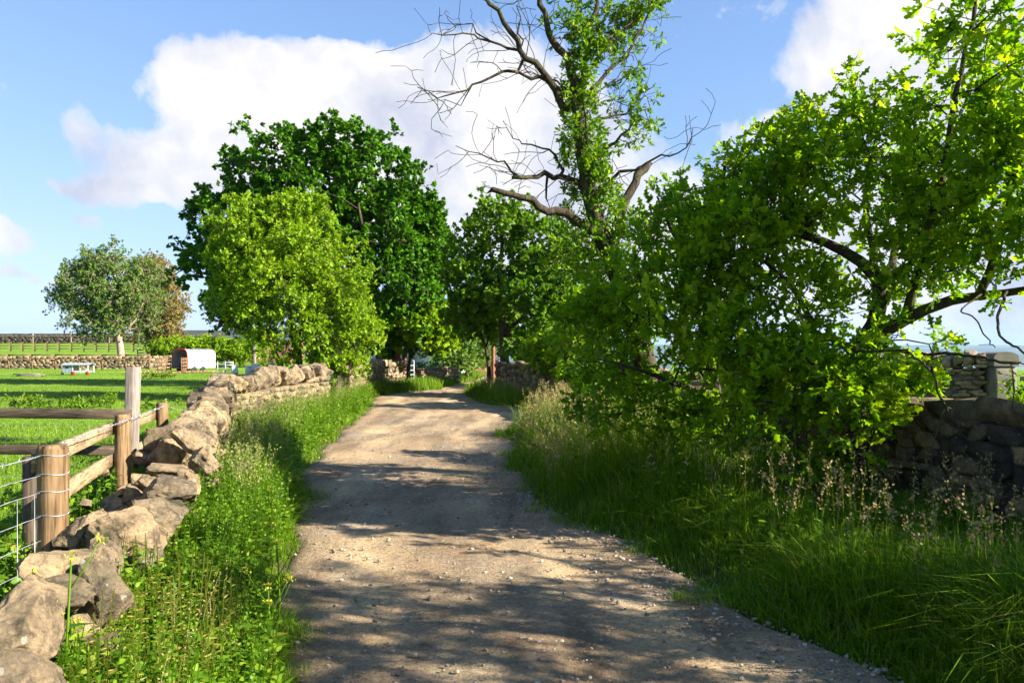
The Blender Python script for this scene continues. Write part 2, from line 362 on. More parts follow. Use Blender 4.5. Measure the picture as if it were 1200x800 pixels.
# ---------------------------------------------------------------- stones
def cube_sphere(n):
    s = np.linspace(-1, 1, n+1); vs = []; fs = []; key = {}; 
    def vid(p):
        k = tuple(np.round(p, 5)); 
        if k not in key: key[k] = len(vs); vs.append(p)
        return key[k]
    for ax in range(3):
        for sg in (-1, 1):
            for a in range(n):
                for b in range(n):
                    qd = []
                    for (u, v) in ((a, b), (a+1, b), (a+1, b+1), (a, b+1)):
                        p = [0, 0, 0]; p[ax] = sg; p[(ax+1) % 3] = s[u]; p[(ax+2) % 3] = s[v]; qd.append(vid(tuple(p)))
                    fs.append(qd if sg > 0 else qd[::-1])
    return np.array(vs, float), np.array(fs)
CS = {n: cube_sphere(n) for n in (3, 4, 6, 16, 30)}
def rock(n, seed, rnd=.4, chops=5, ns=.12):
    V, Fq = CS[n]; r = np.random.default_rng(seed)
    S = V/np.linalg.norm(V, axis=1, keepdims=True)*1.15
    W = V*(1-rnd)+S*rnd
    for _ in range(chops):
        nrm = unit(r.normal(size=3)); lim = r.uniform(.72, 1.05) if n < 10 else r.uniform(.6, .95); d = W@nrm
        W = W-np.clip(d-lim, 0, None)[:, None]*nrm*(.9 if n < 10 else 1.0)
    W = W+unit(W)*(ns*fbm(W, 1.1, seed, 3 if n > 5 else 2))[:, None]
    if n > 10: W = W+unit(W)*(.045*fbm(W, 4, seed+9, 4)+.03*np.abs(fbm(W*np.array([.6, .6, 4.0]), 1.6, seed+19, 2)))[:, None]
    return W, Fq
ROCKS4 = [rock(4, s, .28, 4, .09) for s in range(14)]
ROCKS3 = [rock(3, s+50, .25, 3, .09) for s in range(10)]
ROCKSW = [rock(6, s+190, .10, 4, .055) for s in range(16)]
ROCKS6 = [rock(6, s+90, .3, 4, .10) for s in range(14)]
def euler(a, b, c):
    ca, sa, cb, sb, cc, s_ = math.cos(a), math.sin(a), math.cos(b), math.sin(b), math.cos(c), math.sin(c)
    return np.array([[cc, -s_, 0], [s_, cc, 0], [0, 0, 1]])@np.array([[cb, 0, sb], [0, 1, 0], [-sb, 0, cb]])@np.array([[1, 0, 0], [0, ca, -sa], [0, sa, ca]])
def put_rock(mb, rk, c, dims, R, tint):
    V, Fq = rk; mb.add((V*np.array(dims)/2)@R.T+np.array(c), Fq, tint)
def path_fn(pts):
    pts = np.array(pts, float); d = np.r_[0, np.cumsum(np.linalg.norm(np.diff(pts, axis=0), axis=1))]
    def at(s):
        x = np.interp(s, d, pts[:, 0]); y = np.interp(s, d, pts[:, 1])
        e = .15; t = np.array([np.interp(s+e, d, pts[:, 0])-np.interp(s-e, d, pts[:, 0]), np.interp(s+e, d, pts[:, 1])-np.interp(s-e, d, pts[:, 1])])
        return x, y, math.atan2(t[1], t[0])
    return at, d[-1]
def wall(name, pts, height, thick, label, mat, course=(.09, .16), length=(.16, .42), rocks=ROCKS4, cope=None, seed=1, cope_mat=None, zb=None, batter=.12, cope_rocks=ROCKS6, part_copes=True, gap=1.0):
    """dry stone wall: courses of separate stones through the full thickness round an earth core, coping stones on top"""
    r = np.random.default_rng(seed); at, L = path_fn(pts)
    x0, y0, _ = at(0); root = empty(name, (x0, y0, float(gz(x0, y0))), label, 'stone wall')
    H = height if callable(height) else (lambda s: height)
    body = MB(); core = MB(); k = 0; z = -.08
    Hmax = max(H(s) for s in np.linspace(0, L, 40))
    while z < Hmax:
        ch = r.uniform(*course); s = r.uniform(0, .2)
        while s < L:
            ln = r.uniform(*length)*(1.25 if z < .3 else 1)
            sm = min(s+ln/2, L); 
            if z+ch*.6 <= H(sm):
                x, y, a = at(sm); g0 = float(gz(x, y)) if zb is None else zb
                th = thick*(1-batter*z/1.2)*r.uniform(.9, 1.1)
                put_rock(body, rocks[r.integers(len(rocks))], (x, y, g0+z+ch/2), (ln*gap, th, ch*(gap+.02)), euler(r.normal(0, .03), r.normal(0, .04), a+r.normal(0, .03)), r.random())
            s += ln
        z += ch*.94
    n = max(2, int(L/.5)); V = []; Fq = []
    for i in range(n+1):
        s = L*i/n; x, y, a = at(s); g0 = float(gz(x, y)) if zb is None else zb; nx_, ny_ = -math.sin(a)*thick*.36, math.cos(a)*thick*.36; h = max(.1, H(s)-.1)
        V += [(x-nx_, y-ny_, g0-.2), (x+nx_, y+ny_, g0-.2), (x+nx_, y+ny_, g0+h), (x-nx_, y-ny_, g0+h)]
    for i in range(n):
        for j in range(4): Fq.append([i*4+j, i*4+(j+1) % 4, (i+1)*4+(j+1) % 4, (i+1)*4+j])
    body.add(V, [np.array(Fq), np.array([[0, 1, 2, 3]]), np.array([[n*4+3, n*4+2, n*4+1, n*4]])], .1)
    part(body, 'stonework', mat, root)
    if cope:
        s = cope.get('start', 0)+.05; cnt = 0; cm = cope_mat or mat; allm = MB()
        while s < cope.get('end', L):
            ln = r.uniform(*cope['len']); hh = r.uniform(*cope['h']); x, y, a = at(s+ln/2)
            g0 = float(gz(x, y)) if zb is None else zb
            R = euler(r.normal(0, .12), -cope.get('lean', 0)+r.normal(0, .06), a+r.normal(0, .08)); m1 = MB() if part_copes and cnt < 100 else allm
            put_rock(m1, cope_rocks[r.integers(len(cope_rocks))], (x, y, g0+H(s)+hh*.42), (ln*1.12, thick*r.uniform(*cope.get('w', (.95, 1.15))), hh), R, r.random())
            if m1 is not allm: part(m1, 'coping_stone', cm, root)
            s += ln; cnt += 1
        if allm.n: part(allm, 'coping', cm, root)
    return root
# left wall along the lane: a low tumbled near stretch of boulders, then upright copes to the bend
Ys = np.arange(1.6, 20.2, .4); ptsL = [(float(WL(y)), y) for y in Ys]
def HL(s): y = 1.6+s*.95; return float(np.interp(y, [1.6, 3, 4.5, 6, 8, 10, 12.5, 20], [.34, .36, .32, .42, .56, .68, .78, .88]))
wl = wall('dry_stone_wall', ptsL, HL, .46, 'tumbled gritstone wall with big cope stones on the left of the lane beside the wire fence', M['stone'], cope=dict(start=5.0, len=(.15, .27), h=(.26, .42), lean=.4, w=(.8, 1.25)), seed=5, cope_rocks=[rock(16, 300+s, .2, 12, .09) for s in range(9)])
near = [ # px, py(centre), Y, dims(across image, depth, height), rot
    (22, 742, 2.55, (.30, .42, .27), (.1, .5, .3), .75), (62, 700, 2.95, (.30, .3, .13), (.05, .12, -.2), .35), (68, 672, 3.2, (.40, .42, .20), (-.1, .22, .3), .8),
    (122, 655, 3.5, (.24, .3, .22), (.1, .5, .9), .55), (148, 630, 3.85, (.44, .36, .26), (.2, .45, .15), .9), (98, 622, 3.9, (.30, .3, .22), (.1, -.6, .1), .7),
    (180, 606, 4.4, (.50, .46, .30), (.2, .25, .5), .4), (196, 552, 5.3, (.36, .45, .11), (-.1, .06, .2), .85), (222, 566, 5.0, (.22, .2, .16), (.3, .8, .4), 1.0),
    (240, 540, 5.9, (.30, .4, .22), (0, .4, .6), .6), (205, 575, 4.8, (.4, .4, .2), (.1, .1, .8), .3), (120, 700, 3.1, (.26, .3, .24), (.4, .2, .8), .3),
    (15, 795, 2.35, (.3, .3, .2), (.2, .2, .9), .4), (232, 520, 6.3, (.46, .3, .26), (.1, .5, .2), .8), (238, 508, 6.8, (.46, .26, .28), (0, .5, .1), .7)]
for i, (px, py, y, d, rt, ti) in enumerate(near):
    m1 = MB(); put_rock(m1, rock(30, 400+i, .15, 20, .07), P(px, py, y), (d[0]*.92, d[1]*.92, d[2]*.9), euler(*rt), ti); part(m1, 'coping_stone', M['stone'], wl)
pk = MB(); rr_ = np.random.default_rng(31)
for k in range(150):
    y_ = rr_.uniform(2.2, 7.5); x_ = float(WL(y_))+rr_.normal(0, .2); h_ = float(np.interp(y_, [1.6, 3, 4.5, 6, 8], [.42, .46, .46, .54, .66]))*rr_.uniform(.55, 1.05); z_ = rr_.uniform(.05, .13)
    put_rock(pk, ROCKSW[k % 16], (x_, y_, float(gz(x_, y_))+h_), (z_*rr_.uniform(1, 2), z_*1.2, z_*.8), euler(*rr_.uniform(-.6, .6, 3)), rr_.random())
part(pk, 'packing_stones', M['stone'], wl)['kind'] = 'stuff'
# left wall beyond the bend up to the gate, low wall after the gate
wall('dry_stone_wall', [(float(WL(y)), y) for y in np.arange(23.5, 32.1, .5)]+[(-4.9, 33.4)], .92, .5, 'half shaded stone wall under the big dark tree leading up to the metal gate', M['stone'], cope=dict(len=(.2, .35), h=(.2, .3), lean=.2), seed=8)
wall('dry_stone_wall', [(-4.35, 35.4), (-3.9, 37), (-2.9, 38.5)], .75, .5, 'low sunlit stone wall in front of the white cottage just past the metal gate', M['stone'], rocks=ROCKS3, seed=9)
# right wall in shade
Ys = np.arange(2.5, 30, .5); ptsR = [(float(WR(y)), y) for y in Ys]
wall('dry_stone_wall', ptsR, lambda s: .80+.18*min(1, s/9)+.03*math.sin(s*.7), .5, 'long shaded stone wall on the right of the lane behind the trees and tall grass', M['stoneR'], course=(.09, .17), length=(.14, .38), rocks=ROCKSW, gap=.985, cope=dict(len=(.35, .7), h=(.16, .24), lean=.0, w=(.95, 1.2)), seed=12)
# coursed wall with pier
wall('coursed_stone_wall', [(3.9, 15.0), (7.74, 12.7)], 1.30, .4, 'coursed stone wall with round topped copes running up to the stone gate pier', M['stoneB'], course=(.05, .095), length=(.1, .3), rocks=ROCKS4, cope=dict(len=(.13, .2), h=(.16, .24), lean=.05, w=(.9, 1.05)), seed=14, batter=.02)
# field walls
wall('field_wall', [(-47, 66), (-31, 66), (-29.5, 67.5)], 1.05, .6, 'low rubble wall across the pasture behind the small poultry coop', M['stone'], course=(.16, .26), length=(.3, .6), rocks=ROCKS3, seed=15)
wall('field_wall', [(-100, 138), (-54, 141)], 1.75, .8, 'dark stone wall along the skyline at the top of the far field', M['stoneD'], course=(.3, .5), length=(.5, 1.1), rocks=ROCKS3, seed=16)

# stone gate pier
r0 = empty('gate_pier', (7.94, 12.55, float(gz(7.94, 12.55))), 'square stone gate pier with rounded cap at the end of the coursed wall', 'gate pier')
m1 = MB()
def pierbox(mb, c, d, R=None):
    V, Fq = CS[6]; S = V/np.linalg.norm(V, axis=1, keepdims=True)*1.3; W = V*.94+S*.06; W = W+.012*fbm(W, 3, 3, 3)[:, None]; W = W*np.array(d)/2
    if R is not None: W = W@R.T
    mb.add(W+np.array(c), Fq, .5)
pierbox(m1, (7.94, 12.55, .62), (.36, .4, 1.5)); part(m1, 'shaft', M['pier'], r0)
m1 = MB(); an = np.linspace(0, math.pi, 9); prof = [(-.2*math.cos(a), .14+.09*math.sin(a)) for a in an]+[(.2, 0), (-.2, 0)]
n = len(prof); V = [(7.94+x, 12.33, 1.37+z) for x, z in prof]+[(7.94+x, 12.77, 1.37+z) for x, z in prof]
m1.add(V, [np.array([[i, (i+1) % n, n+(i+1) % n, n+i] for i in range(n)]), np.array([list(range(n))[::-1]]), np.array([list(range(n, 2*n))])]); part(m1, 'cap', M['pier'], r0, False)
# wooden field gate right of pier
r0 = empty('field_gate', (8.75, 12.6, float(gz(8.75, 12.6))), 'five barred wooden gate hung beyond the stone pier at the right edge', 'gate')
m1 = MB(); beam(m1, (8.28, 12.6, 0), (8.28, 12.6, 1.18), .13, .13, .2); part(m1, 'gate_post', M['woodgrey'], r0)
for k in range(5):
    m1 = MB(); z = .35+.2*k; beam(m1, (8.36, 12.62, z), (11.4, 12.9, z), .04, .085, .8); part(m1, 'rail', M['woodgrey'], r0)
for xx in (8.45, 10.0, 11.3):
    m1 = MB(); yy = 12.66+(xx-8.68)*.1+.0; beam(m1, (xx, yy, .28), (xx, yy, 1.2), .05, .09, .2); part(m1, 'stile', M['woodgrey'], r0)

# ---------------------------------------------------------------- fences on the left
def round_post(root, c, h, r, m, lean=(0, 0), name='post', seed=0):
    m1 = MB(); zs = np.r_[-.15, np.linspace(0, h-.02, 9), h]; g0 = float(gz(c[0], c[1]))
    pts = np.array([[c[0]+lean[0]*max(z, 0), c[1]+lean[1]*max(z, 0), g0+z] for z in zs]); rad = np.full(len(zs), r); rad[-1] = r*.9
    tube(m1, pts, rad, 20, .2, True, .05, seed); part(m1, name, m, root)
def strand(root, a, b, sag=.02, r=.0022, barb=True, name='wire_strand', seed=0):
    rr = np.random.default_rng(seed); m1 = MB(); a = np.array(a, float); b = np.array(b, float); L = np.linalg.norm(b-a); n = max(6, int(L/.06)); t = np.linspace(0, 1, n)
    pts = a+(b-a)*t[:, None]; pts[:, 2] -= sag*4*t*(1-t); pts += rr.normal(0, .0012, pts.shape); tube(m1, pts, r, 5, .5)
    if barb:
        k = int(L/.11)
        for i in range(k):
            c = a+(b-a)*(i+.5)/k; c[2] -= sag*4*((i+.5)/k)*(1-(i+.5)/k)
            d = unit(rr.normal(size=3))*.016; tube(m1, [c-d, c+d], .0018, 4, .5); d = unit(rr.normal(size=3))*.016; tube(m1, [c-d, c+d], .0018, 4, .5)
    part(m1, name, M['wire'], root)
pA = np.array([-2.33, 3.9]); pB = np.array([-3.22, 6.35]); pC = np.array([-3.87, 8.5])
fr = empty('post_and_rail_fence', (pA[0], pA[1], float(gz(*pA))), 'sunlit round post and rail fence with wire beside the tumbled wall', 'fence')
round_post(fr, pA, 1.03, .072, M['wood'], seed=1); round_post(fr, pB, .98, .062, M['wood'], seed=2); round_post(fr, pC, .94, .062, M['wood'], seed=3)
def rail(root, a, b, za, zb, off=(.05, 0), w=.035, h=.095, m='railwood'):
    m1 = MB(); beam(m1, (a[0]+off[0], a[1]+off[1], za), (b[0]+off[0], b[1]+off[1], zb), w, h, .8); part(m1, 'rail', M[m], root)
rail(fr, pA, pB, 1.04, .97, (-.082, -.02), .03, .1); rail(fr, pB, pC, .965, .9, (-.075, -.02), .03, .1); rail(fr, pA, pB, .80, .71, (-.082, -.02), .03, .1); rail(fr, pB, pC, .705, .62, (-.075, -.02), .03, .1)
strand(fr, (pA[0], pA[1]+.05, 1.12), (pC[0]+.03, pC[1], 1.0), .0, .003, True, seed=4); strand(fr, (pC[0]+.03, pC[1], 1.0), (pC[0]+.45, pC[1]+.1, .93), .02, .003, True, seed=5)
# wire fence coming forward from the near post
p0 = np.array([-2.35, 1.35]); wf = empty('wire_fence', (p0[0], p0[1], float(gz(*p0))), 'galvanised netting and barbed wire fence coming forward from the nearest round post', 'fence')
round_post(wf, p0, 1.1, .06, M['wood'], seed=7)
for i, z in enumerate((1.08, .985, .90, .78, .66, .54, .4)):
    strand(wf, (pA[0]-.02, pA[1]-.074, z), (p0[0], p0[1], z+.0), .015, .0026 if i < 1 else .0018, i < 1, seed=20+i)
m1 = MB()
for k in range(18):
    y = 3.75-k*.13; x = pA[0]+(p0[0]-pA[0])*(pA[1]-y)/(pA[1]-p0[1]); tube(m1, [(x, y, .9), (x+.003, y, .1)], .0014, 4)
part(m1, 'netting_stays', M['wire'], wf)
for i, z in enumerate((1.08, .985, .90, .78)):   # staples and wire turns round the post
    m1 = MB(); an = np.linspace(0, 2*math.pi, 16); tube(m1, [(pA[0]+.0745*math.cos(a), pA[1]+.0745*math.sin(a), z+.004*math.sin(3*a)) for a in an], .0022, 5); part(m1, 'wire_turn', M['wire'], wf)
# dark cross fence
q0 = np.array([-3.52, 7.0]); q1 = np.array([-7.6, 7.1])
df = empty('post_and_rail_fence', (q0[0], q0[1], float(gz(*q0))), 'dark shaded fence of two rails running off left from a tall grey square post', 'fence')
m1 = MB(); g0 = float(gz(*q0)); beam(m1, (q0[0], q0[1]+.06, g0-.1), (q0[0]+.03, q0[1]+.08, 1.46), .105, .105, .2, up=(0, 1, 0)); part(m1, 'post', M['woodgrey'], df)
m1 = MB(); g0 = float(gz(*q1)); beam(m1, (q1[0], q1[1]+.06, g0-.1), (q1[0], q1[1]+.06, 1.25), .1, .1, .2, up=(0, 1, 0)); part(m1, 'post', M['woodgrey'], df)
rail(df, q1, q0+np.array([.05, 0]), 1.06, 1.03, (0, 0), .035, .09, 'wooddark'); rail(df, q1, q0+np.array([.0, 0]), .72, .70, (0, 0), .035, .085, 'wooddark')
for k in range(5):
    strand(df, (q0[0], 7.1, .92-.12*k), (q1[0], 7.17, .92-.12*k), .0, .0013, False, seed=40+k)
m1 = MB()
for k in range(26): tube(m1, [(q0[0]-.1-.155*k, 7.14, .93), (q0[0]-.1-.155*k, 7.14, .2)], .0012, 4)
part(m1, 'netting_stays', M['wire'], df)
st = np.array([-2.85, 4.55]); sf = empty('stub_post', (st[0], st[1], float(gz(*st))), 'short dark square stake just left of the nearest round post', 'post')
m1 = MB(); beam(m1, (st[0], st[1], 0), (st[0], st[1], .98), .07, .07, .2, up=(0, 1, 0)); part(m1, 'stake', M['wooddark'], sf)

# far fences (posts and rails)
def far_fence(name, a, b, n, h, label, rails, w=.12, m='woodgrey', rz_=None):
    a = np.array(a, float); b = np.array(b, float); root = empty(name, (a[0], a[1], float(gz(*a))), label, 'fence')
    for k in range(n):
        c = a+(b-a)*k/(n-1); g0 = float(gz(*c)); m1 = MB(); beam(m1, (c[0], c[1], g0-.1), (c[0]+random.uniform(-.04, .04), c[1], g0+h*random.uniform(.95, 1.06)), w, w, .2, up=(0, 1, 0)); part(m1, 'post', M[m], root)
    for z in rails:
        m1 = MB()
        for k in range(n-1):
            c = a+(b-a)*k/(n-1); d = a+(b-a)*(k+1)/(n-1); beam(m1, (c[0], c[1]-w*.6, float(gz(*c))+z), (d[0], d[1]-w*.6, float(gz(*d))+z), .04, .1 if m != 'wire' else .02, .8)
        part(m1, 'rail', M[m], root)
    return root
far_fence('post_and_rail_fence', (-72, 103), (-46, 100), 16, 1.25, 'pale post and rail fence high in the pasture below the skyline wall', (.4, .75, 1.1), .14, 'wood')
far_fence('stock_fence', (-45.5, 63.5), (-30, 63.5), 9, 1.35, 'thin line of stakes and wire in front of the rubble wall across the pasture', (.9, 1.25), .12, 'wood')
far_fence('stock_fence', (-97, 134), (-58, 136), 7, 1.9, 'widely spaced posts standing in front of the skyline wall', (1.3,), .2, 'woodgrey')
far_fence('post_and_rail_fence', (-38, 78), (-30, 76), 7, 1.35, 'dark rail fence half hidden behind the two pasture trees', (.5, .9, 1.2), .13, 'woodgrey')
# ---------------------------------------------------------------- field things
def disc(mb, c, r, w, ax=(0, 1, 0), n=16, tint=.5):
    c = np.array(c, float); ax = np.array(ax, float); tube(mb, [c-ax*w/2, c+ax*w/2], r, n, tint)
# poultry coop
cx, cy = -28.2, 50.0; g0 = float(gz(cx, cy)); co = empty('chicken_coop', (cx, cy, g0), 'small blue grey and white poultry coop on red wheels out in the pasture', 'chicken coop')
m1 = MB(); m1.add(boxv((cx-.55, cy, g0+.42), (.62, .7, .5)), BOXF); b_ = part(m1, 'nest_box', M['bluegrey'], co, False)
m1 = MB(); m1.add(boxv((cx-.57, cy-.354, g0+.5), (.2, .01, .1)), BOXF); part(m1, 'vent', M['black'], b_, False)
for yy in (-.34, .34):
    m1 = MB()
    for xx in (-.22, .27, .78): m1.add(boxv((cx+xx, cy+yy, g0+.4), (.05, .05, .46)), BOXF)
    m1.add(boxv((cx+.28, cy+yy*1.01, g0+.24), (1.1, .03, .12)), BOXF); part(m1, 'side_frame', M['white'], co, False)
for yy in (-.33, .33):
    m1 = MB()
    for k in range(14): tube(m1, [(cx-.2+.075*k, cy+yy, g0+.28), (cx-.2+.075*k, cy+yy, g0+.62)], .003, 4)
    part(m1, 'mesh_panel', M['wire'], co)
m1 = MB(); V = [(cx-.95, cy-.45, g0+.66), (cx+.88, cy-.45, g0+.66), (cx+.88, cy, g0+.78), (cx-.95, cy, g0+.78), (cx+.88, cy+.45, g0+.66), (cx-.95, cy+.45, g0+.66)]
V = V+[(a, b, c+.025) for a, b, c in V]; m1.add(V, [np.array([[0, 3, 2, 1], [3, 5, 4, 2], [6, 7, 8, 9], [9, 8, 10, 11], [0, 1, 7, 6], [5, 11, 10, 4], [1, 2, 8, 7], [2, 4, 10, 8], [0, 6, 9, 3], [3, 9, 11, 5]])]); part(m1, 'roof', M['galv'], co, False)
for xx in (-.15, .78):
    m1 = MB(); disc(m1, (cx+xx, cy-.42, g0+.15), .12, .06); part(m1, 'wheel', M['red'], co)
m1 = MB(); disc(m1, (cx-.9, cy-.3, g0+.14), .12, .06, (1, 0, 0)); part(m1, 'wheel', M['black'], co)
# planks
c = P(34, 441, 47); g0 = float(gz(c[0], c[1])); pl = empty('plank_stack', (c[0], c[1], g0), 'flat stack of pale planks lying on the pasture left of the coop', 'planks')
for k, (dx, dz) in enumerate(((0, .04), (.1, .1), (-.15, .16))):
    m1 = MB(); beam(m1, (c[0]-.75+dx, c[1], g0+dz), (c[0]+.75+dx, c[1]+.1, g0+dz), .3, .05, .8); part(m1, 'plank', M['woodgrey'], pl)
# livestock trailer used as shelter
tx, ty = -24.2, 58.5; g0 = float(gz(tx, ty)); tr = empty('livestock_trailer', (tx, ty, g0), 'round roofed galvanised livestock trailer with open slatted ramp gates in front of the hedge', 'trailer')
Rt = rotz(-.48)
def TW(x, y, z): v = Rt@np.array([x, y, 0.0]); return (tx+v[0], ty+v[1], g0+z)
# local: x across (width 1.7), y along body (length 2.6, opening at y=-1.3)
prof = [(-.82, .3)]+[(-.82*math.copysign(abs(math.cos(a))**.6, math.cos(a)), 1.15+.58*math.sin(a)**.8) for a in np.linspace(0, math.pi, 13)]+[(.82, .3)]
n = len(prof); m1 = MB(); V = []
for yy in (-1.3, 1.3): V += [TW(x, yy, z) for x, z in prof]
for yy in (-1.3, 1.3): V += [TW(x*.965, yy, z-.03 if z > .5 else z) for x, z in prof]
q1_ = [[i, i+1, n+i+1, n+i] for i in range(n-1)]+[[2*n+i+1, 2*n+i, 3*n+i, 3*n+i+1] for i in range(n-1)]+[[i+1, i, 2*n+i, 2*n+i+1] for i in range(n-1)]
m1.add(V, [np.array(q1_)]); part(m1, 'canopy', M['galv'], tr, False)
m1 = MB(); m1.add([TW(x, 1.28, z) for x, z in prof]+[TW(x, 1.24, z) for x, z in prof], [np.array([list(range(n))]), np.array([list(range(n, 2*n))[::-1]])]); part(m1, 'front_panel', M['barnwall'], tr, False)
m1 = MB(); V = np.array([TW(x, y, z) for x, y, z in boxv((0, 0, .3), (1.6, 2.6, .08))]); m1.add(V, BOXF); part(m1, 'floor', M['woodgrey'], tr, False)
m1 = MB(); tube(m1, [TW(x*1.01, -1.31, z+.01) for x, z in prof], .035, 6); part(m1, 'rear_frame', M['red'], tr)
for yy in (-.65, 0, .65):
    m1 = MB(); tube(m1, [TW(x*1.012, yy, z+.012) for x, z in prof], .018, 4); part(m1, 'rib', M['black'], tr)
m1 = MB(); tube(m1, [TW(.835, -1.3, .8), TW(.835, 1.3, .8)], .016, 4); part(m1, 'side_rail', M['black'], tr)
for sx in (-1, 1):
    gt = empty('ramp_gate', (0, 0, 0), None, None); gt.parent = tr
    m1 = MB()
    for z in (.25, .5, .75, 1.0): beam(m1, TW(sx*.84, -1.36, z), TW(sx*1.3 if sx < 0 else .8, -2.3 if sx < 0 else -1.85, z-.05), .04, .12, .8)
    for k in range(4): y = -1.4-(.28 if sx < 0 else .14)*k; xx = -(.86+.13*k) if sx < 0 else .84-.012*k; beam(m1, TW(xx, y, .1), TW(xx, y, 1.1), .04, .08, .2, up=(0, 1, 0))
    part(m1, 'slats', M['wood'], gt); bpy.context.view_layer.update()
for sx in (-1, 1):
    for yy in (-.4, .4):
        m1 = MB(); v = Rt@np.array([1, 0, 0]); disc(m1, TW(sx*.8, yy-.3, .2), .2, .14, v); part(m1, 'wheel', M['black'], tr)
# straw on the ground before trailer
m1 = MB(); k = 900; c = np.stack([rng.normal(-24.4, 1.5, k), rng.normal(56.0, .9, k)], 1); zz = gz(c[:, 0], c[:, 1])
blV = np.array([[0, -.5, 0], [1, -.5, .05], [1, .5, .05], [0, .5, 0]])
an = rng.uniform(0, 6.28, k); Mx = np.zeros((k, 3, 3)); Mx[:, 0, 0] = np.cos(an)*.35; Mx[:, 1, 0] = np.sin(an)*.35; Mx[:, 0, 1] = -np.sin(an)*.06; Mx[:, 1, 1] = np.cos(an)*.06; Mx[:, 2, 2] = 1; Mx[:, 2, 0] = rng.uniform(0, .06, k)
m1.inst(blV, np.array([[0, 1, 2, 3]]), Mx, np.stack([c[:, 0], c[:, 1], zz+.02], 1), rng.random(k)); tag(m1.build('straw', M['straw']), 'trampled orange straw in front of the trailer', kind='stuff')
# whitewashed yard wall, metal hurdle, blocks
wy = 50.0
def WPt(px, py): return P(px, py, wy)
r0 = empty('metal_hurdle', WPt(262, 440), 'grey metal hurdle standing between trailer and pale stone blocks', 'hurdle')
for k in range(5):
    a = WPt(255, 424.5+3*k); b = WPt(273, 424.5+3*k); m1 = MB(); tube(m1, [a, b], .03, 6); part(m1, 'bar', M['galv'], r0)
for xx in (255, 264, 273):
    m1 = MB(); tube(m1, [WPt(xx, 440), WPt(xx, 423)], .035, 6); part(m1, 'upright', M['galv'], r0)
for (px, w, lab) in ((275, .42, 'pale stone block at the right end of the metal hurdle'), (291, .36, 'pinkish stone block halfway along the whitewashed yard wall')):
    c = WPt(px, 431); m1 = MB(); put_rock(m1, ROCKS6[3], (0, 0, .28), (w, .4, .75), rotz(.3), .9)
    o = m1.build('stone_block', M['white']); o.location = (c[0], c[1], float(gz(c[0], c[1]))); tag(o, lab, 'stone block')
r0 = empty('yard_wall', WPt(305, 440), 'low whitewashed wall with a round end post in front of the bright green tree', 'wall')
V = [WPt(294, 441), WPt(318, 441), WPt(318, 429.5), WPt(304, 429), WPt(301, 426), WPt(294, 426)]; V = V+[v+np.array([0, .35, 0]) for v in V]
m1 = MB(); m1.add(V, [np.array([[0, 1, 2, 3, 4, 5]]), np.array([[11, 10, 9, 8, 7, 6]]), np.array([[i, 6+i, 6+(i+1) % 6, (i+1) % 6] for i in range(6)])]); part(m1, 'wall_panel', M['white'], r0, False)
m1 = MB(); c = WPt(319, 440); tube(m1, [c, WPt(319, 425.5), WPt(319, 424)], [.19, .19, .1], 14); part(m1, 'end_post', M['white'], r0)
r0 = empty('gate_post', WPt(297, 440), 'tall pale square post rising beside the low whitewashed yard wall', 'post')
m1 = MB(); beam(m1, P(298, 440, 52), P(298, 405, 52), .2, .2, .2, up=(0, 1, 0)); part(m1, 'shaft', M['woodgrey'], r0)
# barns
def building(name, label, x0, x1, y0, y1, h, hr, wm, rm, zb=0, openings=(), ridge='x'):
    root = empty(name, ((x0+x1)/2, y0, zb), label, 'building')
    m1 = MB(); m1.add(boxv(((x0+x1)/2, (y0+y1)/2, zb+h/2-.5), (x1-x0, y1-y0, h+1)), BOXF)
    ym = (y0+y1)/2; xm = (x0+x1)/2
    if ridge == 'x':
        for xx in (x0, x1): m1.add([(xx, y0, zb+h), (xx, y1, zb+h), (xx, ym, zb+hr-.03)], np.array([[0, 1, 2]]))
    part(m1, 'walls', wm, root, False)
    m1 = MB(); e = .25; t_ = .1
    for (ya, yb) in ((y0-e, ym), (y1+e, ym)):
        za = zb+h-.1; zc = zb+hr
        V = [(x0-e, ya, za), (x1+e, ya, za), (x1+e, yb, zc), (x0-e, yb, zc)]; V = V+[(a, b, c+t_) for a, b, c in V]; m1.add(V, BOXF)
    rf = part(m1, 'roof', rm, root, False)
    for (xa, za, w_, h_) in openings:
        m1 = MB(); m1.add(boxv((xa, y0-.01, zb+za+h_/2), (w_, .06, h_)), BOXF); wn = part(m1, 'window', M['white'], root, False)
        m1 = MB(); m1.add(boxv((xa, y0-.03, zb+za+h_/2), (w_-.14, .06, h_-.14)), BOXF); part(m1, 'pane', M['slate'], wn, False)
    return root, rf
g0 = float(gz(-33, 84)); building('barn', 'long low dark grey barn on the skyline behind the hedge', -38, -24, 84, 92, 1.6+18/F*84-g0, 2.1+20/F*84-g0, M['barnwall'], M['barnwall'], g0)
g0 = float(gz(-28, 76)); building('brick_outbuilding', 'low weathered brick outbuilding behind the hedge and white wall', -28.6, -22, 76, 81, 1.6+14/F*76-g0, 1.8+17/F*76-g0, M['brick'], M['slate'], g0)
g0 = float(gz(-5.5, 46)); rt, rf = building('cottage', 'whitewashed cottage glimpsed behind the gate and big tree', -8.6, -4.7, 46, 53, 3.1, 5.0, M['lime'], M['slate'], g0, ((-7.8, 1.1, .8, .9),)); rt.rotation_euler.z = math.radians(32)
building('cottage_outhouse', 'low white outhouse glimpsed through leaves right of the metal gate', -4.6, -2.4, 45, 49, 1.35, 2.0, M['lime'], M['slate'], g0)[0].rotation_euler.z = math.radians(32)
g0 = 0; building('brick_shed', 'small red brick shed beyond the bend in the lane', -3.4, -.9, 52, 56, 1.1, 1.7, M['brick'], M['slate'], g0)
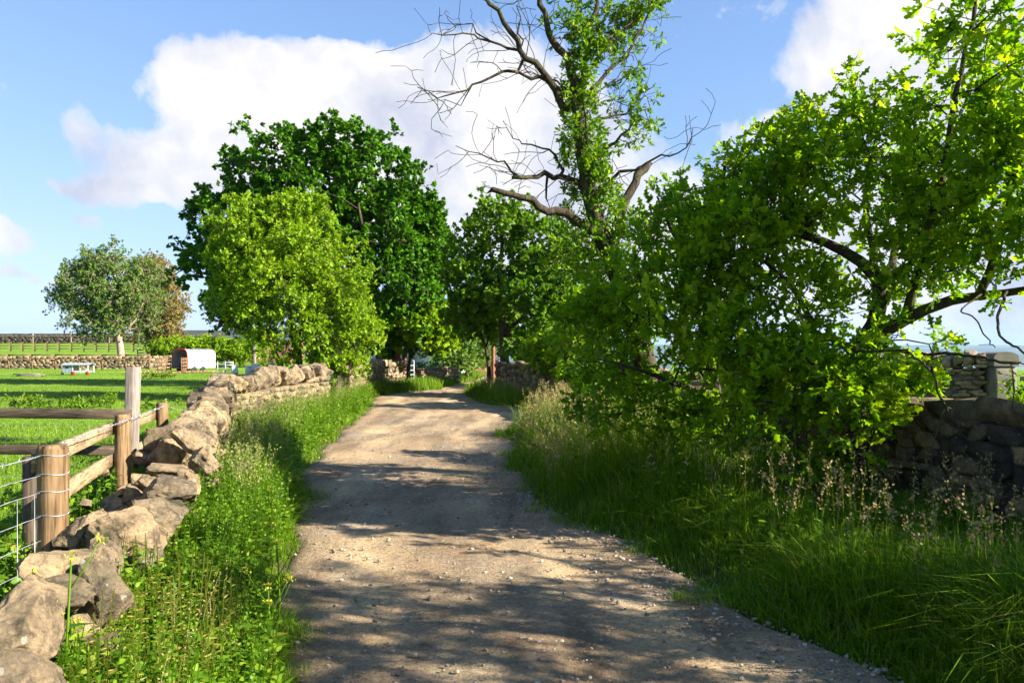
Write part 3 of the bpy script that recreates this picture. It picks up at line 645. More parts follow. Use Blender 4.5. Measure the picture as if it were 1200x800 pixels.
# metal gate by the lane
ga = np.array([-4.95, 33.9]); gb = np.array([-4.5, 35.2])
gt = empty('metal_gate', (ga[0], ga[1], float(gz(*ga))), 'pale blue grey tubular farm gate standing open at the end of the left wall', 'gate')
g0 = float(gz(*ga))+.12
for k, z in enumerate((0, .18, .36, .56, .78, 1.0)):
    m1 = MB(); tube(m1, [(ga[0], ga[1], g0+z), (gb[0], gb[1], g0+z)], .028, 8); part(m1, 'bar', M['galv'], gt)
for t in (0, .5, 1):
    c = ga+(gb-ga)*t; m1 = MB(); tube(m1, [(c[0], c[1], g0), (c[0], c[1], g0+1.0)], .03, 8); part(m1, 'upright', M['galv'], gt)
for (px, y, lab) in ((470, 34.0, 'dark round gatepost on the left of the metal gate'), (478, 35.3, 'reddish brown gatepost on the right of the metal gate')):
    c = P(px, 445, y); o = empty('gatepost', (c[0]-.15, c[1], float(gz(c[0], c[1]))), lab, 'post'); round_post(o, (c[0]-.15, c[1]), 1.45, .12, M['rust'], name='shaft', seed=3)
# telegraph stay post
c = P(578, 452, 31); o = empty('timber_pole', (c[0], c[1], float(gz(c[0], c[1]))), 'slim reddish pole standing between the two trees at the bend', 'pole'); round_post(o, (c[0], c[1]), 2.6, .075, M['rust'], name='shaft', seed=5)

# ---------------------------------------------------------------- trees
def oak_leaf():
    st = [(0, .02), (.18, .12), (.28, .05), (.44, .22), (.54, .08), (.70, .26), (.80, .10), (.92, .13), (1.0, .02)]
    V = []
    for x, w in st: V += [(x, -w, .07*math.sin(x*6)-.15*w), (x, 0, -.12*x*x+.02), (x, w, .07*math.sin(x*6+1)-.15*w)]
    Fq = []
    for i in range(len(st)-1): a = i*3; b = a+3; Fq += [[a, b, b+1, a+1], [a+1, b+1, b+2, a+2]]
    return np.array(V), np.array(Fq)
OAK = oak_leaf()
RHOMB = (np.array([(0, 0, 0), (.45, -.32, -.06), (1, 0, -.12), (.45, .32, -.06)]), np.array([[0, 1, 2], [0, 2, 3]]))
PALM = (np.array([(0, 0, 0), (.15, -.5, -.1), (.55, -.38, -.03), (1.0, 0, -.15), (.55, .38, -.03), (.15, .5, -.1), (.4, 0, .05)]), np.array([[0, 1, 6], [1, 2, 6], [2, 3, 6], [3, 4, 6], [4, 5, 6], [5, 0, 6]]))
PINN = (np.array([(0, 0, 0), (.25, -.3, -.05), (.3, 0, 0), (.55, -.3, -.1), (.6, 0, -.04), (1, 0, -.15), (.25, .3, -.05), (.55, .3, -.1)]), np.array([[0, 1, 2], [2, 3, 4], [4, 5, 4], [0, 2, 6], [2, 4, 7], [3, 5, 4], [4, 5, 7]])[[0, 1, 3, 4, 5, 6]])
LANCE = (np.array([(0, 0, 0), (.4, -.11, -.02), (1, 0, -.2), (.4, .11, -.02)]), np.array([[0, 1, 2], [0, 2, 3]]))
HEART = (np.array([(0, 0, 0), (.1, -.4, -.05), (.5, -.38, -.05), (1, 0, -.15), (.5, .38, -.05), (.1, .4, -.05)]), np.array([[0, 1, 2, 3], [0, 3, 4, 5]]))
def frames(d, nrm, size):
    d = unit(d); y = np.cross(nrm, d); y = unit(y); z = np.cross(d, y)
    return np.stack([d, y, z], -1)*size[:, None, None]
def add_leaves(mb, tmpl, pos, d, size, r, upb=.8, tint=None, sunb=.3):
    k = len(pos); nrm = r.normal(size=(k, 3))*.6+np.array([0.25*sunb*3, 0, upb])
    mb.inst(tmpl[0], tmpl[1], frames(d, nrm, size), pos, r.random(k) if tint is None else tint)
class Tree:
    """branch skeleton: given limbs plus branches grown towards points spread through the crown"""
    def __init__(s, seed): s.r = np.random.default_rng(seed); s.p = []; s.par = []; s.rad = []; s.fix = []; s.ch = []
    def node(s, p, par, rad=0):
        s.p.append(np.array(p, float)); s.par.append(par); s.fix.append(rad); return len(s.p)-1
    def limb(s, pts, r0, r1, step=.25, wob=.02, attach=True):
        q = resample(pts, step); n = len(q)
        if n > 3: q[1:-1] += s.r.normal(0, wob, (n-2, 3))
        par = -1
        if s.p and attach:
            A = np.array(s.p); par = int(np.argmin(np.linalg.norm(A-q[0], axis=1)))
        ids = []
        for i in range(n):
            rr = r0+(r1-r0)*(i/(n-1))**.8
            if i == 0 and par >= 0 and np.linalg.norm(s.p[par]-q[0]) < step*.6: continue
            par = s.node(q[i], par, rr); ids.append(par)
        return ids
    def grow(s, targets, step=.3, minz=0, curl=.15, lift=.15):
        order = np.argsort([np.min(np.linalg.norm(np.array(s.p)-t, axis=1)) for t in targets]); tips = []
        for k in order:
            t = targets[k]; A = np.array(s.p); d = np.linalg.norm(A-t, axis=1)+np.where(A[:, 2] < minz, 5, 0)+np.clip(A[:, 2]-t[2], 0, None)*.6
            j = int(np.argmin(d)); a = A[j]; L = np.linalg.norm(t-a); n = max(1, int(L/step)); par = j
            side = s.r.normal(size=3)*curl*L; side[2] += lift*L
            for i in range(1, n+1):
                u = i/n; q = a+(t-a)*u+side*u*(1-u)*(1 if n > 1 else 0)
                if i < n: q = q+s.r.normal(0, .03*step/.3, 3)
                par = s.node(q, par)
            tips.append(par)
        return tips
    def mesh(s, mb, tip_r=.004, expo=2.3, rmax=.12, rough=.1, side_big=12, fixed_only_min=None):
        n = len(s.p); kids = [[] for _ in range(n)]
        for i, p in enumerate(s.par):
            if p >= 0: kids[p].append(i)
        acc = np.zeros(n)
        for i in range(n-1, -1, -1):
            if acc[i] == 0: acc[i] = tip_r**expo
            if s.par[i] >= 0: acc[s.par[i]] += acc[i]
        rad = np.minimum(acc**(1/expo), rmax); fx = np.array(s.fix); rad = np.where(fx > 0, np.maximum(fx, np.minimum(rad, fx*1.3)), rad)
        for i in range(n):
            if s.par[i] >= 0: rad[i] = min(rad[i], rad[s.par[i]]*1.0)
        s.radius = rad
        start = [i for i in range(n) if s.par[i] < 0]; stack = [(i, None) for i in start]
        while stack:
            i, pr = stack.pop(); chain = [i] if pr is None else [pr, i]
            while kids[chain[-1]]:
                ks = sorted(kids[chain[-1]], key=lambda a: -rad[a]-(.5 if s.fix[a] > 0 else 0)); 
                for o in ks[1:]: stack.append((o, chain[-1]))
                chain.append(ks[0])
            pts = np.array([s.p[c] for c in chain]); rr = rad[chain].copy()
            if pr is not None: rr[0] = min(rr[0], rr[1]*1.15)
            mx = rr.max(); sd = side_big if mx > .06 else (7 if mx > .02 else (5 if mx > .008 else 4))
            tube(mb, pts, rr, sd, .5, mx > .02, rough if mx > .03 else 0, 3)
def blobs_points(blobs, n, r, shell=.55, jag=.35, seed=1):
    """points spread through ellipsoids, denser towards their surface; blobs: (centre3, radii3)"""
    w = np.array([b[1][0]*b[1][1]*b[1][2] for b in blobs])**(2/3); w = w/w.sum(); out_ = []
    for b, k in zip(blobs, r.multinomial(n, w)):
        d = unit(r.normal(size=(k, 3))); u = r.random(k)**(1/3)*(1-shell)+shell*r.uniform(.75, 1.05, k)
        q = d*u[:, None]*np.array(b[1]); q *= (1+jag*fbm(d*1.0+np.array(b[0]), 2.2, seed, 2))[:, None]; out_.append(q+np.array(b[0]))
    return np.concatenate(out_)
def sprays(mbT, mbL, hubs, dirs, tmpl, leaf, r, twigs=4, tl=.3, rosette=5, along=3, upb=.8, tw_r=.003, droop=.0, tint_by=None):
    """from every hub several twigs, each with leaves along it and a rosette at its tip"""
    H = np.repeat(hubs, twigs, 0); k = len(H); d = unit(np.repeat(dirs, twigs, 0)*.7+r.normal(size=(k, 3))*.75+np.array([0, 0, .15-droop])); L = tl*r.uniform(.5, 1.3, k)
    T = H+d*L[:, None]; T[:, 2] -= droop*L
    if mbT is not None:
        s = unit(np.cross(d, np.array([.3, .2, 1]))); u = np.cross(s, d); tri = [(s*math.cos(a)+u*math.sin(a)) for a in (0, 2.09, 4.19)]
        V = np.stack([H+tri[0]*tw_r, H+tri[1]*tw_r, H+tri[2]*tw_r, T+tri[0]*tw_r*.5, T+tri[1]*tw_r*.5, T+tri[2]*tw_r*.5], 1)
        f = np.array([[0, 1, 4, 3], [1, 2, 5, 4], [2, 0, 3, 5]]); f = (f[None]+(np.arange(k)*6)[:, None, None]).reshape(-1, 4); mbT.add(V.reshape(-1, 3), f, .5)
    ct = np.repeat(np.repeat(r.random(len(hubs)), twigs), rosette)
    R = np.repeat(T, rosette, 0); D = unit(np.repeat(d, rosette, 0)*.6+r.normal(size=(k*rosette, 3))*.8); t = np.clip(.45*ct+.55*r.random(len(R)), 0, 1)
    add_leaves(mbL, tmpl, R+D*leaf*.05, D, leaf*r.uniform(.6, 1.2, len(R)), r, upb, t)
    if along:
        u = r.uniform(.25, .95, k*along)[:, None]; B = np.repeat(H, along, 0)*(1-u)+np.repeat(T, along, 0)*u
        D = unit(np.repeat(d, along, 0)*.4+r.normal(size=(k*along, 3))); ct = np.repeat(np.repeat(r.random(len(hubs)), twigs), along)
        add_leaves(mbL, tmpl, B, D, leaf*r.uniform(.5, 1.1, len(B)), r, upb, np.clip(.45*ct+.55*r.random(len(B)), 0, 1))
def hanging(T):
    def L(pts, r0, r1, Y=5.4, y1=None): T.limb([P(x, y, Y+((y1 or Y)-Y)*i/(len(pts)-1)) for i, (x, y) in enumerate(pts)], r0, r1, .06, .004)
    L([(1008, 418), (1040, 406), (1078, 416), (1110, 413), (1150, 418), (1180, 426), (1196, 424)], .022, .007, 7.1, 5.4)
    L([(1062, 410), (1080, 424), (1092, 436)], .012, .009, 6.1, 5.5)
    L([(1092, 428), (1095, 446), (1105, 470), (1120, 498), (1135, 517), (1148, 526), (1152, 540), (1147, 550)], .011, .003, 5.5)
    L([(1107, 474), (1103, 500), (1091, 520), (1087, 540), (1094, 547), (1100, 552)], .006, .0025, 5.5)
    L([(1108, 474), (1126, 488), (1148, 494), (1168, 494)], .005, .0025, 5.5); L([(1138, 519), (1158, 520)], .004, .0025, 5.5); L([(1112, 484), (1122, 492), (1134, 494)], .004, .0025, 5.5)
    L([(1150, 345), (1120, 366), (1140, 367), (1150, 385), (1160, 402), (1166, 407)], .009, .003, 6.4, 5.6); L([(1160, 402), (1150, 402), (1147, 404)], .003, .002, 5.7)
    L([(1180, 342), (1168, 372), (1172, 395), (1188, 406), (1204, 416)], .014, .008, 6.3, 5.4); L([(1184, 424), (1190, 450), (1186, 480)], .005, .003, 5.4)
def PB(px, py, Y, rx, ry, rY): return (P(px, py, Y), (rx/F*(Y+YO), rY, ry/F*(Y+YO)))
def tree(name, label, base, limbs, blobs, n, leafm, barkm, tmpl, leaf, seed, twigs=4, tl=.3, rosette=5, along=3, step=.3, minz=.8, tip_r=.004, rmax=.12, shell=.5, upb=.8, droop=0, jag=.35, extra=None, lift=.12, cat='tree'):
    T = Tree(seed); root = empty(name, base, label, cat)
    for (pts, r0, r1) in limbs: T.limb(pts, r0, r1, step, .012*step/.25)
    pts = blobs_points(blobs, n, T.r, shell, jag, seed); pts = pts[pts[:, 2] > gz(pts[:, 0], pts[:, 1])+.15]
    tips = T.grow(pts, step, minz, .12, lift)
    if extra: extra(T)
    mt = MB(); T.mesh(mt, tip_r, 2.3, rmax); hubs = np.array([T.p[i] for i in tips]); par = np.array([T.p[T.par[i]] for i in tips])
    ml = MB(); sprays(mt, ml, hubs, unit(hubs-par), tmpl, leaf, T.r, twigs, tl, rosette, along, upb, tip_r*.7, droop)
    part(mt, 'trunk', barkm, root); part(ml, 'crown', leafm, root); return root
def G(px, Y, dz=0):
    Y = Y+YO; x = (px-600)/F*Y; return (x, Y, float(gz(x, Y))+dz)

# oak on the right, in front of the wall
b = G(1003, 7.2)
tree('oak_tree', 'large leafy oak with spreading dark limbs in front of the shaded wall on the right', b,
     [([b, P(1006, 560, 7.2), P(1003, 500, 7.2), P(1008, 450, 7.15), P(1015, 400, 7.1)], .12, .095),
      ([P(1015, 400, 7.1), P(1030, 370, 7.1), P(1040, 330, 7.1), P(1010, 305, 7.2), P(970, 285, 7.3), P(905, 260, 7.5), P(860, 250, 7.6)], .085, .02),
      ([P(1015, 400, 7.1), P(1060, 370, 6.9), P(1100, 355, 6.7), P(1150, 345, 6.5), P(1210, 338, 6.2)], .07, .03),
      ([P(1010, 425, 7.1), P(975, 385, 7.1), P(945, 395, 7.1), P(942, 410, 7.1)], .05, .03),
      ([P(960, 385, 7.1), P(930, 340, 7.2), P(900, 300, 7.3), P(880, 295, 7.4)], .035, .012),
      ([P(1035, 350, 7.1), P(1020, 290, 7.3), P(1015, 220, 7.5), P(1030, 150, 7.6)], .05, .015),
      ([P(1060, 370, 6.9), P(1085, 290, 6.6), P(1105, 200, 6.4), P(1120, 110, 6.2), P(1140, 20, 6.1), P(1150, -60, 6.1)], .042, .012),
      ([P(1150, 345, 6.5), P(1180, 260, 6.3), P(1200, 160, 6.2), P(1230, 60, 6.0)], .04, .015),
      ([P(1040, 330, 7.1), P(1060, 250, 7.8), P(1080, 190, 8.3)], .045, .015),
      ],
     [PB(1010, 190, 7.0, 95, 60, .9), PB(960, 150, 7.2, 50, 45, .6), PB(1110, 175, 6.4, 85, 75, .9), PB(1160, 240, 6.0, 80, 60, .9), PB(905, 200, 7.4, 60, 45, .6), PB(872, 265, 7.2, 50, 45, .6), PB(1140, 60, 6.2, 60, 70, .8), PB(1200, 130, 6.0, 60, 90, .8),
      PB(940, 440, 6.9, 75, 55, .6), PB(885, 420, 7.0, 60, 60, .6), PB(900, 490, 6.8, 55, 45, .5), PB(985, 460, 6.6, 60, 50, .5), PB(960, 545, 6.6, 40, 40, .35), PB(1060, 415, 6.6, 42, 38, .45), PB(1190, 300, 5.8, 50, 38, .6), PB(1060, 270, 6.8, 45, 40, .6), PB(985, 335, 7.3, 38, 30, .4), PB(925, 305, 7.5, 45, 28, .4), PB(1060, 335, 6.9, 30, 22, .4), PB(1120, 310, 6.4, 40, 25, .4), PB(960, 250, 7.3, 40, 26, .4),
      PB(1245, 220, 5.8, 40, 90, .5), PB(850, 340, 7.4, 50, 60, .5), PB(1206, 425, 5.6, 12, 16, .15), PB(1040, 475, 6.5, 35, 30, .3)],
     420, M['oak'], M['barkd'], OAK, .125, 21, extra=hanging, twigs=5, tl=.19, rosette=6, along=2, step=.18, minz=1.0, tip_r=.0045, rmax=.08, shell=.4)
# unseen oak added off to the right so its crown shades the near lane
b = (6.6, 2.6, float(gz(6.6, 2.6)))
tree('oak_tree', 'unseen oak added behind the wall at the near right, its crown shading the lane', b,
     [([b, (6.5, 2.6, 1.2), (6.4, 2.6, 2.2), (6.2, 2.5, 3.2)], .14, .05), ([(6.4, 2.6, 2.0), (5.4, 2.8, 2.7), (4.6, 3.0, 3.0)], .06, .02), ([(6.4, 2.6, 2.0), (6.3, 3.6, 2.9), (6.0, 4.4, 3.3)], .06, .02), ([(6.4, 2.6, 1.9), (6.2, 1.6, 2.8), (5.8, .6, 3.1)], .06, .02)],
     [(np.array(c), np.array(q)) for c, q in (((5.2, 3.0, 2.6), (1.0, .8, .6)), ((6.3, 3.2, 2.9), (.8, .7, .6)), ((5.6, 1.6, 3.0), (.9, .9, .7)), ((6.8, 2.2, 4.2), (1.1, 1.1, .8)), ((6.0, .3, 2.9), (.9, .8, .8)), ((6.4, 4.8, 2.3), (.9, .7, .9)), ((5.4, 2.4, 3.9), (.9, .9, .6)), ((5.3, 4.3, 1.9), (.55, .7, .5)), ((5.1, 2.9, 1.7), (.8, .7, .4)), ((5.9, 5.6, 2.4), (.7, .6, .6)))],
     330, M['oak'], M['barkd'], OAK, .1, 27, twigs=5, tl=.2, rosette=6, along=2, step=.25, minz=1.2, tip_r=.0045, rmax=.08, shell=.4)
# oak in the middle, left of it
YO = -1.0
b = G(842, 9.4)
tree('oak_tree', 'mid sized bushy oak between the ivy clad tree and the large oak', b,
     [([b, P(845, 520, 9.4), P(838, 460, 9.3), P(830, 400, 9.2), P(826, 340, 9.1), P(835, 270, 9.0), P(850, 190, 8.9)], .09, .015),
      ([P(838, 460, 9.3), P(800, 400, 9.2), P(765, 350, 9.1), P(740, 310, 9.0)], .05, .015), ([P(830, 400, 9.2), P(870, 350, 8.8), P(890, 300, 8.6)], .045, .015), ([P(826, 340, 9.1), P(790, 280, 9.4), P(770, 230, 9.5)], .035, .012),
      ([P(838, 460, 9.3), P(790, 450, 8.9), P(740, 430, 8.7), P(700, 420, 8.7)], .04, .012)],
     [PB(790, 265, 9.2, 50, 50, .8), PB(840, 225, 8.9, 45, 50, .7), PB(853, 160, 8.8, 14, 38, .25), PB(870, 290, 8.7, 55, 55, .8), PB(790, 345, 9.0, 70, 50, .9), PB(735, 350, 9.2, 55, 45, .7), PB(700, 395, 9.2, 38, 38, .5), PB(840, 385, 8.6, 60, 50, .8),
      PB(760, 425, 9.0, 50, 35, .6), PB(840, 460, 8.7, 55, 45, .7), PB(720, 460, 9.0, 40, 40, .5), PB(790, 500, 8.8, 45, 35, .5), PB(755, 300, 9.4, 45, 40, .5), PB(900, 380, 8.2, 45, 50, .6)],
     215, M['oak2'], M['barkd'], OAK, .125, 22, twigs=5, tl=.21, rosette=6, along=2, step=.2, minz=.9, tip_r=.0045, rmax=.07, shell=.45)

# half dead tree with ivy
YO = -1.1
def dead_tree():
    T = Tree(31); Y0 = 10.6; b = G(772, Y0)
    root = empty('ivy_clad_tree', b, 'tall half dead tree with bare limbs above an ivy and leaf clad trunk', 'tree')
    def L(pts, r0, r1, dy=0, y1=None):
        n = len(pts); T.limb([P(x, y, Y0+dy*(i/(n-1))) for i, (x, y) in enumerate(pts)], r0, r1, .12, .02 if r0 < .1 else .008)
    L([(772, 556), (770, 500), (762, 450), (748, 400), (738, 360), (724, 320), (706, 280), (694, 240), (686, 200), (681, 160), (678, 125), (676, 100)], .19, .075)
    L([(676, 100), (668, 72), (647, 51), (637, 15), (628, -12), (615, -60)], .06, .02, -.4)
    L([(660, 129), (652, 110), (639, 87), (620, 72), (609, 60), (598, 30), (590, 12), (561, 0), (540, -30)], .055, .015, -.6)
    L([(681, 110), (687, 78), (690, 54), (696, 18), (700, 0), (708, -40), (715, -80)], .045, .015, .3)
    L([(690, 110), (696, 96), (714, 81), (735, 60), (747, 40), (759, 24), (770, -10)], .03, .01, .6)
    L([(682, 145), (700, 140), (714, 138), (738, 132), (762, 126)], .025, .007, .4)
    L([(690, 185), (708, 174), (722, 168), (735, 153), (745, 140)], .03, .007, -.4)
    L([(700, 225), (708, 216), (726, 198), (747, 195), (780, 186), (797, 182), (807, 174), (812, 150)], .028, .004, -.3)
    L([(722, 275), (729, 237), (744, 210), (760, 192)], .07, .045, .4)
    L([(680, 215), (657, 207), (643, 203), (630, 204), (615, 210), (600, 208)], .045, .022, -.5)
    L([(612, 209), (600, 198), (592, 192), (582, 180), (567, 181), (555, 180), (534, 171)], .018, .004, -.2)
    L([(660, 200), (650, 184), (636, 168), (620, 172), (606, 171), (594, 150)], .02, .004, .3)
    L([(642, 203), (638, 215), (640, 232)], .02, .012, .1)
    L([(700, 268), (680, 262), (660, 250), (650, 246), (625, 238), (600, 228), (577, 222)], .07, .03, -.8)
    L([(640, 92), (633, 93), (620, 88), (609, 82), (594, 84), (579, 84), (565, 94), (552, 102), (535, 114), (522, 117), (507, 114), (489, 102)], .028, .004, -.5)
    L([(552, 102), (545, 112), (540, 124)], .01, .004); L([(522, 117), (518, 132), (506, 139)], .007, .003)
    L([(615, 66), (606, 57), (590, 53), (570, 48), (558, 39), (540, 41), (507, 39)], .022, .004, -.6)
    L([(558, 39), (552, 28), (543, 18), (530, 26), (516, 27)], .01, .003, -.2)
    L([(609, 60), (606, 30), (612, 0)], .012, .006, .2); L([(640, 90), (660, 100), (670, 112)], .015, .01)
    L([(692, 115), (715, 98), (745, 86), (750, 78)], .014, .004, .5)
    L([(697, 50), (730, 40), (748, 14), (790, -8)], .025, .01, .5)
    nmain = len(T.p)
    # dead twigs off the limbs
    for i in T.r.choice([k for k in range(nmain) if T.p[k][2] > 3.3], 190):
        p = T.p[i]; d = unit(T.r.normal(size=3)+np.array([np.sign(p[0]-1.0)*.6, 0, .35])); par = i; q = p.copy(); n = T.r.integers(3, 8)
        for k in range(n):
            d = unit(d+T.r.normal(size=3)*.2); q = q+d*T.r.uniform(.05, .13); par = T.node(q, par)
            if k > 1 and T.r.random() < .35:
                d2 = unit(d+T.r.normal(size=3)*.8); p2 = T.node(q+d2*.1, par); T.node(T.p[p2]+unit(d2+T.r.normal(size=3)*.3)*.1, p2)
    mt = MB(); T.mesh(mt, .0032, 2.3, .03, .12, 16); part(mt, 'trunk', M['bark'], root)
    # live leaf sprays: trunk ivy and epicormic shoots, upper right crown
    ml = MB(); mtw = MB(); r = T.r
    tr = resample([P(x, y, Y0) for x, y in ((745, 400), (735, 355), (722, 320), (706, 280), (694, 240), (686, 200), (681, 160), (678, 125), (676, 95), (684, 60), (690, 30))], .03)
    idx = r.integers(0, len(tr), 330); th = r.uniform(0, 6.28, 330); hgt = tr[idx, 2]; rr = np.interp(hgt, [1.7, 3.0, 4.2, 5.2, 6.2], [.32, .34, .22, .13, .09])*r.uniform(.4, 1.2, 330)
    hubs = tr[idx]+np.stack([np.cos(th)*rr, np.sin(th)*rr, r.normal(0, .06, 330)], 1)
    sprays(None, ml, hubs, unit(np.stack([np.cos(th), np.sin(th), .2+0*th], 1)), OAK, .085, r, 3, .08, 5, 1, .6)
    bl = [PB(722, 8, 10.9, 62, 24, .5), PB(760, 15, 11.1, 30, 24, .35), PB(742, 120, 11.0, 24, 38, .3), PB(755, 150, 11.0, 16, 18, .2), PB(715, 55, 10.8, 30, 22, .3), PB(668, 35, 10.4, 20, 15, .25), PB(735, 45, 11, 20, 15, .3), PB(700, 180, 10.4, 22, 28, .3), PB(700, 330, 10.4, 35, 45, .5), PB(670, 300, 10.4, 28, 30, .35), PB(715, 390, 10.3, 40, 35, .5), PB(740, 470, 10.2, 30, 40, .35), PB(765, 270, 10.2, 25, 30, .4), PB(660, 10, 10.4, 15, 12, .2)]
    n0 = len(T.p); pts = blobs_points(bl, 190, r, .35, .3, 5); tips = T.grow(pts, .14, 1.2, .1, .1); T2 = MB()
    kids = {}
    for i in range(n0, len(T.p)):
        j = T.par[i]; tube(T2, [T.p[j], T.p[i]], [.006, .0045], 4, .5, False)
    hubs = np.array([T.p[i] for i in tips]); par = np.array([T.p[T.par[i]] for i in tips])
    sprays(T2, ml, hubs, unit(hubs-par), OAK, .09, r, 4, .13, 6, 1, .7, .003); part(T2, 'twigs', M['bark'], root); part(ml, 'crown', M['ivy'], root)
dead_tree()
YO = 0.0
# bright green tree behind left wall
b = G(345, 25)
mlimb = [([b, P(352, 440, 25), P(345, 400, 25), P(335, 340, 25), P(325, 280, 25)], .17, .03), ([b, P(330, 430, 25), P(318, 405, 25), P(300, 370, 25), P(285, 330, 25)], .13, .03), ([b, P(365, 425, 25), P(380, 390, 24.8), P(395, 350, 24.6)], .12, .03), ([P(352, 440, 25), P(350, 400, 24), P(355, 350, 23.6)], .1, .03), ([P(318, 405, 25), P(290, 385, 24.7), P(262, 378, 24.5), P(245, 375, 24.5)], .05, .01)]
bare = [P(x, y, 24.5) for x, y in ((262, 372), (250, 365), (242, 372), (246, 382), (255, 352))]
def snag(T):
    for q in range(16):
        a = P(T.r.uniform(262, 275), T.r.uniform(362, 385), 24.5); T.limb([a, a+np.array([-.25, 0, .05]), a+np.array([-.5, .1, T.r.uniform(-.05, .3)])], .02, .008, .12, .03)
tree('elder_tree', 'bright yellow green bushy tree behind the left wall in front of the big dark one', b, mlimb,
     [PB(330, 285, 25, 55, 48, 1.6), PB(285, 310, 25, 40, 55, 1.3), PB(340, 340, 24.2, 70, 60, 1.9), PB(385, 350, 24.5, 42, 52, 1.4), PB(290, 365, 24.8, 34, 26, 1.0), PB(400, 400, 24.2, 38, 34, 1.0), PB(340, 250, 25, 35, 18, .8), PB(365, 395, 23.7, 45, 34, 1.0), PB(290, 262, 25.2, 35, 22, .8), PB(280, 345, 25.4, 30, 40, 1.0), PB(405, 422, 23.8, 24, 18, .7), PB(430, 385, 24, 12, 16, .4), PB(275, 275, 25.2, 12, 12, .5), PB(360, 240, 25, 12, 10, .4)],
     1050, M['elder'], M['barkd'], PINN, .125, 41, twigs=6, tl=.3, rosette=8, along=4, step=.4, minz=1.8, tip_r=.008, rmax=.09, shell=.6, upb=1.0, jag=.65, extra=snag)
# big sycamore
b = G(455, 35)
tree('sycamore_tree', 'huge dark green domed tree towering behind the bright bushy tree and gate', b,
     [([b, P(456, 400, 35), P(440, 340, 35), P(410, 280, 35), P(385, 210, 35)], .42, .08), ([P(456, 425, 35), P(470, 380, 34.6), P(478, 320, 34.3), P(480, 270, 34.2)], .22, .05), ([P(440, 350, 35), P(380, 310, 35), P(300, 290, 35), P(240, 290, 35), P(215, 315, 35)], .2, .04), ([P(425, 300, 35), P(350, 240, 35), P(290, 200, 35)], .16, .04),
      ([P(440, 340, 35), P(430, 300, 33), P(420, 240, 32)], .18, .05), ([P(440, 340, 35), P(440, 290, 37), P(430, 230, 38)], .18, .05)],
     [PB(365, 225, 35, 80, 62, 3.0), PB(425, 215, 35, 62, 52, 2.6), PB(300, 215, 35, 38, 38, 1.8), PB(270, 255, 35, 40, 32, 1.8), PB(470, 260, 35, 42, 48, 2.2), PB(440, 310, 33.5, 65, 62, 2.8), PB(480, 340, 34, 42, 55, 2.2), PB(500, 270, 35, 18, 30, 1.2), PB(330, 290, 36, 80, 50, 2.6), PB(235, 315, 35, 30, 24, 1.2), PB(258, 295, 35.5, 28, 30, 1.4),
      PB(440, 385, 34, 45, 36, 1.8), PB(400, 175, 35, 60, 22, 1.8), PB(350, 172, 35, 22, 18, 1.0), PB(278, 185, 35, 14, 14, .7), PB(510, 310, 35.5, 25, 40, 1.4), PB(250, 240, 35, 18, 16, .8), PB(268, 350, 36, 22, 30, 1.3), PB(495, 385, 34.5, 30, 22, 1.2)],
     1350, M['syc'], M['barkd'], PALM, .18, 42, twigs=6, tl=.45, rosette=8, along=4, step=.7, minz=2.2, tip_r=.012, rmax=.2, shell=.7, upb=.9, jag=.55)
b = G(478, 34.5)
tree('maple_sapling', 'small light green tree under the right edge of the big dark tree', b, [([b, P(480, 420, 34.3), P(486, 390, 34), P(495, 370, 33.8)], .1, .03), ([P(480, 415, 34.3), P(505, 400, 34), P(520, 390, 34)], .06, .02)],
     [PB(500, 385, 33.5, 38, 24, 1.4), PB(478, 392, 33.5, 24, 10, .8), PB(522, 396, 33.6, 14, 12, .6)], 110, M['elder'], M['barkd'], PALM, .2, 43, twigs=5, tl=.4, rosette=6, along=3, step=.4, minz=1.5, tip_r=.008, rmax=.06, upb=1.0)
b = G(447, 33.5); tree('young_tree', 'slim reddish trunk rising behind the half shaded wall left of the white cottage wall', b, [([b, P(446, 425, 33.5), P(446, 400, 33.5), P(444, 370, 33.5)], .1, .06)], [PB(440, 375, 33.4, 22, 22, 1.0)], 50, M['syc'], M['rust'], PALM, .24, 46, twigs=5, tl=.4, rosette=5, along=2, step=.5, minz=1.5, tip_r=.008)
# tree at the bend with the notice
b = G(592, 28)
tree('ash_tree', 'airy mid green tree with upright trunk at the bend carrying a small white notice', b,
     [([b, P(591, 420, 28), P(589, 380, 28), P(586, 330, 28), P(590, 280, 28), P(585, 245, 28)], .21, .04), ([P(588, 395, 28), P(605, 375, 27.8), P(640, 350, 27.5), P(660, 330, 27.3)], .1, .03), ([P(587, 350, 28), P(560, 315, 28), P(540, 290, 28)], .08, .03), ([P(587, 340, 28), P(615, 300, 28), P(640, 270, 28)], .09, .03), ([P(590, 400, 28), P(620, 385, 27.5), P(655, 380, 27)], .05, .02)],
     [PB(590, 265, 28, 38, 28, 1.4), PB(548, 295, 28, 24, 32, 1.2), PB(560, 335, 28, 35, 32, 1.3), PB(630, 290, 28, 40, 34, 1.6), PB(620, 345, 27.4, 48, 32, 1.5), PB(660, 325, 27.4, 34, 38, 1.4), PB(665, 380, 27, 32, 28, 1.1), PB(545, 365, 28, 24, 22, .9), PB(575, 240, 28, 10, 14, .5), PB(630, 405, 27, 38, 18, 1.1), ],
     430, M['mid'], M['barkd'], PALM, .14, 44, twigs=6, tl=.4, rosette=8, along=4, step=.5, minz=1.7, tip_r=.009, rmax=.1, shell=.6, upb=.7, jag=.35)
nb = empty('notice_board', P(591, 430, 27.75), 'small white notice with dark lines of print fixed to the trunk at the bend', 'notice')
m1 = MB(); c = P(590.5, 429, 27.74); m1.add(boxv(c, (.2, .02, .3)), BOXF); pn = part(m1, 'panel', M['white'], nb, False)
m1 = MB()
